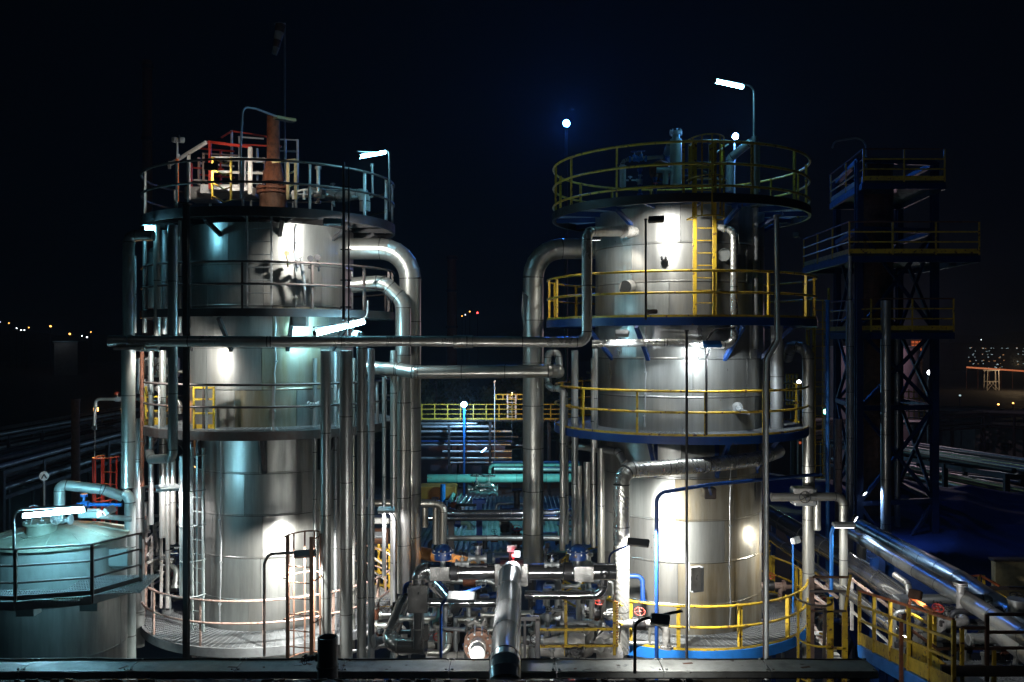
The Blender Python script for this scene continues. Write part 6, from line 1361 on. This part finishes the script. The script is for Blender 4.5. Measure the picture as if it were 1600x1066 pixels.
# ------------------------------------------------------------------ lamps seen lit, and added fill lamps
tube_lamp('slanted cyan tube lamp on the pole at the right of the left tower top', P(562, 245, 19.8), P(601, 238, 20.6), m='tube_roof', r=.042, pole=[tuple(P(609, 330, 20.6)), tuple(P(608, 238, 20.6)), tuple(P(604, 235, 20.6))], pole_r=.024, mpole='dark_rail')
tube_lamp('short bright lamp at the left edge of the left tower top', P(224, 357, 20.0), P(240, 356, 20.3), m='tube_roof', r=.055)
tube_lamp('long slanted cyan tube lamp below the second platform of the left tower', P(494, 521, 19.6), P(568, 503, 20.4), r=.055, pole=[tuple(P(575, 470, 20.5)), tuple(P(574, 497, 20.5)), tuple(P(494, 515, 19.65))])
tube_lamp('highest cyan tube lamp on the tall thin pole of the right tower', P(1119, 127, 20.8), P(1160, 136, 21.2), m='tube_roof', r=.048, pole=[tuple(P(1178, 300, 21.3)), tuple(P(1178, 136, 21.3)), tuple(P(1160, 131, 21.2))], pole_r=.026)
flood_post('brightest blue floodlight high in the sky between the towers', 885, 193, 58, 'flood_blue', .20, 0, (.3, .55, 1), 0, 'black_steel', tilt=(0, -1, -.1), pole_r=.10)
fl5 = flood_post('blue white floodlight just above the roof railing of the right tower', 1149, 213, 24.5, 'flood_roof', .075, 0, (.4, .65, 1), 19.2, 'galvanised', tilt=(-.2, -1, -.25), pole_r=.03)
add_light('POINT', P(1149, 214, 24.0), (0, 0, 0), 60, (.22, .50, 1), fl5, .12)
# work lamps turned to the steel, some added as fill
W = hooded_lamp
W('disc lamp under the roof platform lighting the upper right tower', P(1026, 346, 19.3), P(1044, 430, 20.6), 340, NEUT, .05, 118, .3, .34, mh='black_steel')
W('small lamp under the upper pipe nozzle of the right tower', P(930, 374, 20.3), P(944, 440, 21.0), 70, WARM, .06, 110, .5, .3, mh='black_steel')
W('blue bracket lamp under the second platform of the right tower', P(1112, 541, 19.4), P(1085, 625, 20.5), 430, (.85, .95, 1), .06, 125, .3, .4, mh='blue_bright', pole=[tuple(P(1104, 560, 19.4)), tuple(P(1112, 536, 19.4))])
W('small lamp lighting the left side of the right tower below the ring pipe', P(972, 524, 19.7), P(976, 600, 20.7), 130, (.8, .9, 1), .06, 110, .5, .3, mh='galvanised')
W('hooded lamp on a blue arm lighting the lower right tower from the left', P(998, 850, 18.2), P(1050, 955, 20.6), 1800, NEUT, .10, 122, .45, .45, pole=[tuple(P(952, 905, 18.2)), tuple(P(952, 865, 18.2)), tuple(P(998, 845, 18.2))], mpole='blue', mh='black_steel')
W('long trough lamp on the short bent pole at the right tower foot', P(1032, 972, 12.2), P(1046, 1050, 13.3), 70, NEUT, .06, 158, .8, .26, mh='foil')
W('bright white lamp glinting behind the right edge of the right tower', P(1240, 845, 21.2), P(1170, 860, 22.0), 200, NEUT, .08, 150, .8, .3, m='tube_white', pole=[tuple(P(1239, 960, 21.2)), tuple(P(1239, 850, 21.2))], mpole='blue_bright')
W('lamp hung over the lower right stair head', P(1318, 824, 20.4), P(1306, 960, 20.8), 200, NEUT, .10, 150, .8, .5, mh='galvanised')
W('dark hooded lamp on the rusty ladder arm lighting the left tower foot', P(476, 868, 18.6), P(460, 975, 20.6), 2100, NEUT, .10, 104, .35, .45, mh='black_steel', pole=[tuple(P(413, 1025, 18.6)), tuple(P(413, 880, 18.6)), tuple(P(420, 866, 18.6)), tuple(P(490, 862, 18.6))], mpole='dark_rail', pole_r=.03)
W('lamp under the roof platform lighting the upper left tower', P(520, 350, 19.3), P(526, 440, 20.9), 480, NEUT, .06, 112, .35, .4, mh='black_steel')
W('lamp on the left side lighting the waist section of the left tower', P(232, 546, 19.4), P(275, 640, 21.3), 380, NEUT, .10, 140, .6, .5, mh='white_paint')
W('lamp lighting the risers left of the lowest left platform', P(262, 765, 20.0), P(256, 900, 22.0), 420, (1, .95, .97), .10, 125, .6, .5)
W('arched pole lamp lighting the foot of the big left downpipe', P(604, 800, 20.6), P(612, 890, 21.5), 420, (1, .97, 1), .07, 110, .5, .4)
W('lamp lighting the yellow stair behind the lowest left platform', P(590, 838, 23.4), P(597, 900, 25), 220, (1, .9, .75), .08, 130, .8, .4)
W('trough lamp on a dark arm over the pipework left of the forward pipe', P(722, 937, 13.1), P(740, 1040, 14.2), 110, NEUT, .10, 158, .8, .42, pole=[tuple(P(689, 1035, 13.1)), tuple(P(689, 945, 13.1)), tuple(P(698, 935, 13.1)), tuple(P(752, 917, 13.1))], mpole='blue', omni=25)
for px, tx, ty, td, pw, lab in ((600, 585, 800, 20.5, 45, 'leftmost added fill lamp clamped behind the foreground beam'), (705, 715, 900, 17.5, 170, 'second added fill lamp clamped behind the foreground beam, left of the forward pipe'),
        (868, 868, 900, 17.5, 190, 'third added fill lamp clamped behind the foreground beam, right of the forward pipe'), (955, 950, 800, 19.5, 110, 'fourth added fill lamp clamped behind the foreground beam, by the silver front pipe'),
        (1225, 1270, 880, 19.5, 110, 'rightmost added fill lamp clamped behind the foreground beam, near the caged ladder')):
    W(lab, P(px, 1041, 13.25), P(tx, ty, td), pw, NEUT, .08, 110, .7, .30, mh='black_steel', group='work lamps clamped behind the beam')  # unseen lamps added to light the pipework from the front
W('added fill lamp strapped behind the biggest right downpipe', P(833, 782, 26.0), P(770, 808, 30), 260, (.85, .95, 1), .1, 150, .8, .3, mh='black_steel')  # hidden lamp added to brighten the long chrome pipes
W('cool lamp over the hatch of the left tower roof', P(330, 262, 20.2), P(340, 300, 21.8), 80, (1, .95, .88), .08, 150, .8, .3, mh='black_steel')
W('warm lamp beside the rusty stack on the left tower roof', P(405, 262, 20.4), P(428, 290, 21.9), 45, (1, .85, .65), .08, 150, .8, .25, mh='black_steel')
W('added blue tinted fill lamp strapped to the left sloping pipe start, over the tarpaulin', P(1338, 812, 23.2), P(1500, 900, 22), 120, (.35, .6, 1), .12, 130, .9, .3, mh='black_steel')  # added to throw blue light over the tarpaulin
W('added fill lamp over the railed deck in the lower right corner', P(1432, 930, 15.6), P(1500, 965, 17.2), 130, (.95, .97, 1), .08, 140, .9, .22, mh='rust_brown')  # added to light the sloping pipes beyond the rail
W('added blue tinted fill lamp on the leg of the dark blue tower over the tarpaulin', P(1352, 772, 31.6), P(1470, 850, 30), 420, (.25, .48, 1), .12, 130, .9, .3, mh='black_steel', m='town_white')  # second lamp added to bring up the tarpaulin
W('small added fill lamp on the control unit lighting the forward pipe from behind', P(808, 866, 17.0), P(790, 1010, 12.2), 260, (.9, .96, 1), .05, 100, .8, .12, mh='black_steel', m='town_white')  # added to run a bright streak along the forward pipe
W('dark floodlight left of the widest blue deck', P(1245, 367, 29), P(1300, 392, 33), 9, (1, .78, .45), .1, 120, .8, .2, mh='black_steel', m='town_white')
W('orange yard lamp lighting the edges of the left column pipe', P(150, 640, 27), P(190, 640, 20), 300, (1, .4, .1), .1, 60, .6, .16, mh='black_steel', m='town_amber', pole=[tuple(P(148, 900, 27.1)), tuple(P(148, 641, 27.1))])
sv2 = thing('side_vessel', 'pale drum behind the second left platform lit cyan from above', 'vessel', P(250, 480, 22.4)); rod('shell', P(248, 482, 22.4), P(248, 396, 22.4), .26, 'tank_teal', sv2, 28); tube_raw('dish_head', [P(248, 396, 22.4), P(248, 389, 22.4), P(248, 385, 22.4)], [.26, .2, .06], 'tank_teal', sv2, 24)
# ------------------------------------------------------------------ thin added mist (gives the lamps their soft halo)
hm = bpy.data.materials.new('mist'); hm.use_nodes = True; hn = hm.node_tree
for nd in list(hn.nodes):
    if nd.type != 'OUTPUT_MATERIAL': hn.nodes.remove(nd)
pv = hn.nodes.new('ShaderNodeVolumePrincipled'); pv.inputs['Color'].default_value = (.75, .87, 1.0, 1); pv.inputs['Density'].default_value = HAZE; pv.inputs['Anisotropy'].default_value = .25
hn.links.new(pv.outputs[0], hn.nodes['Material Output'].inputs['Volume'])
hz_ = bpy.data.meshes.new('haze'); bm = bmesh.new(); bmesh.ops.create_cube(bm, size=1)
for v_ in bm.verts: v_.co = Vector((v_.co.x*2300, 625+v_.co.y*1420, 24.5+v_.co.z*52))
bm.to_mesh(hz_); bm.free(); hz_.materials.append(hm); ho_ = bpy.data.objects.new('haze', hz_); col.objects.link(ho_); ho_['kind'] = 'stuff'
print('objects', len(bpy.data.objects), 'tris', sum(len(o.data.polygons)*2 for o in bpy.data.objects if o.type == 'MESH'))
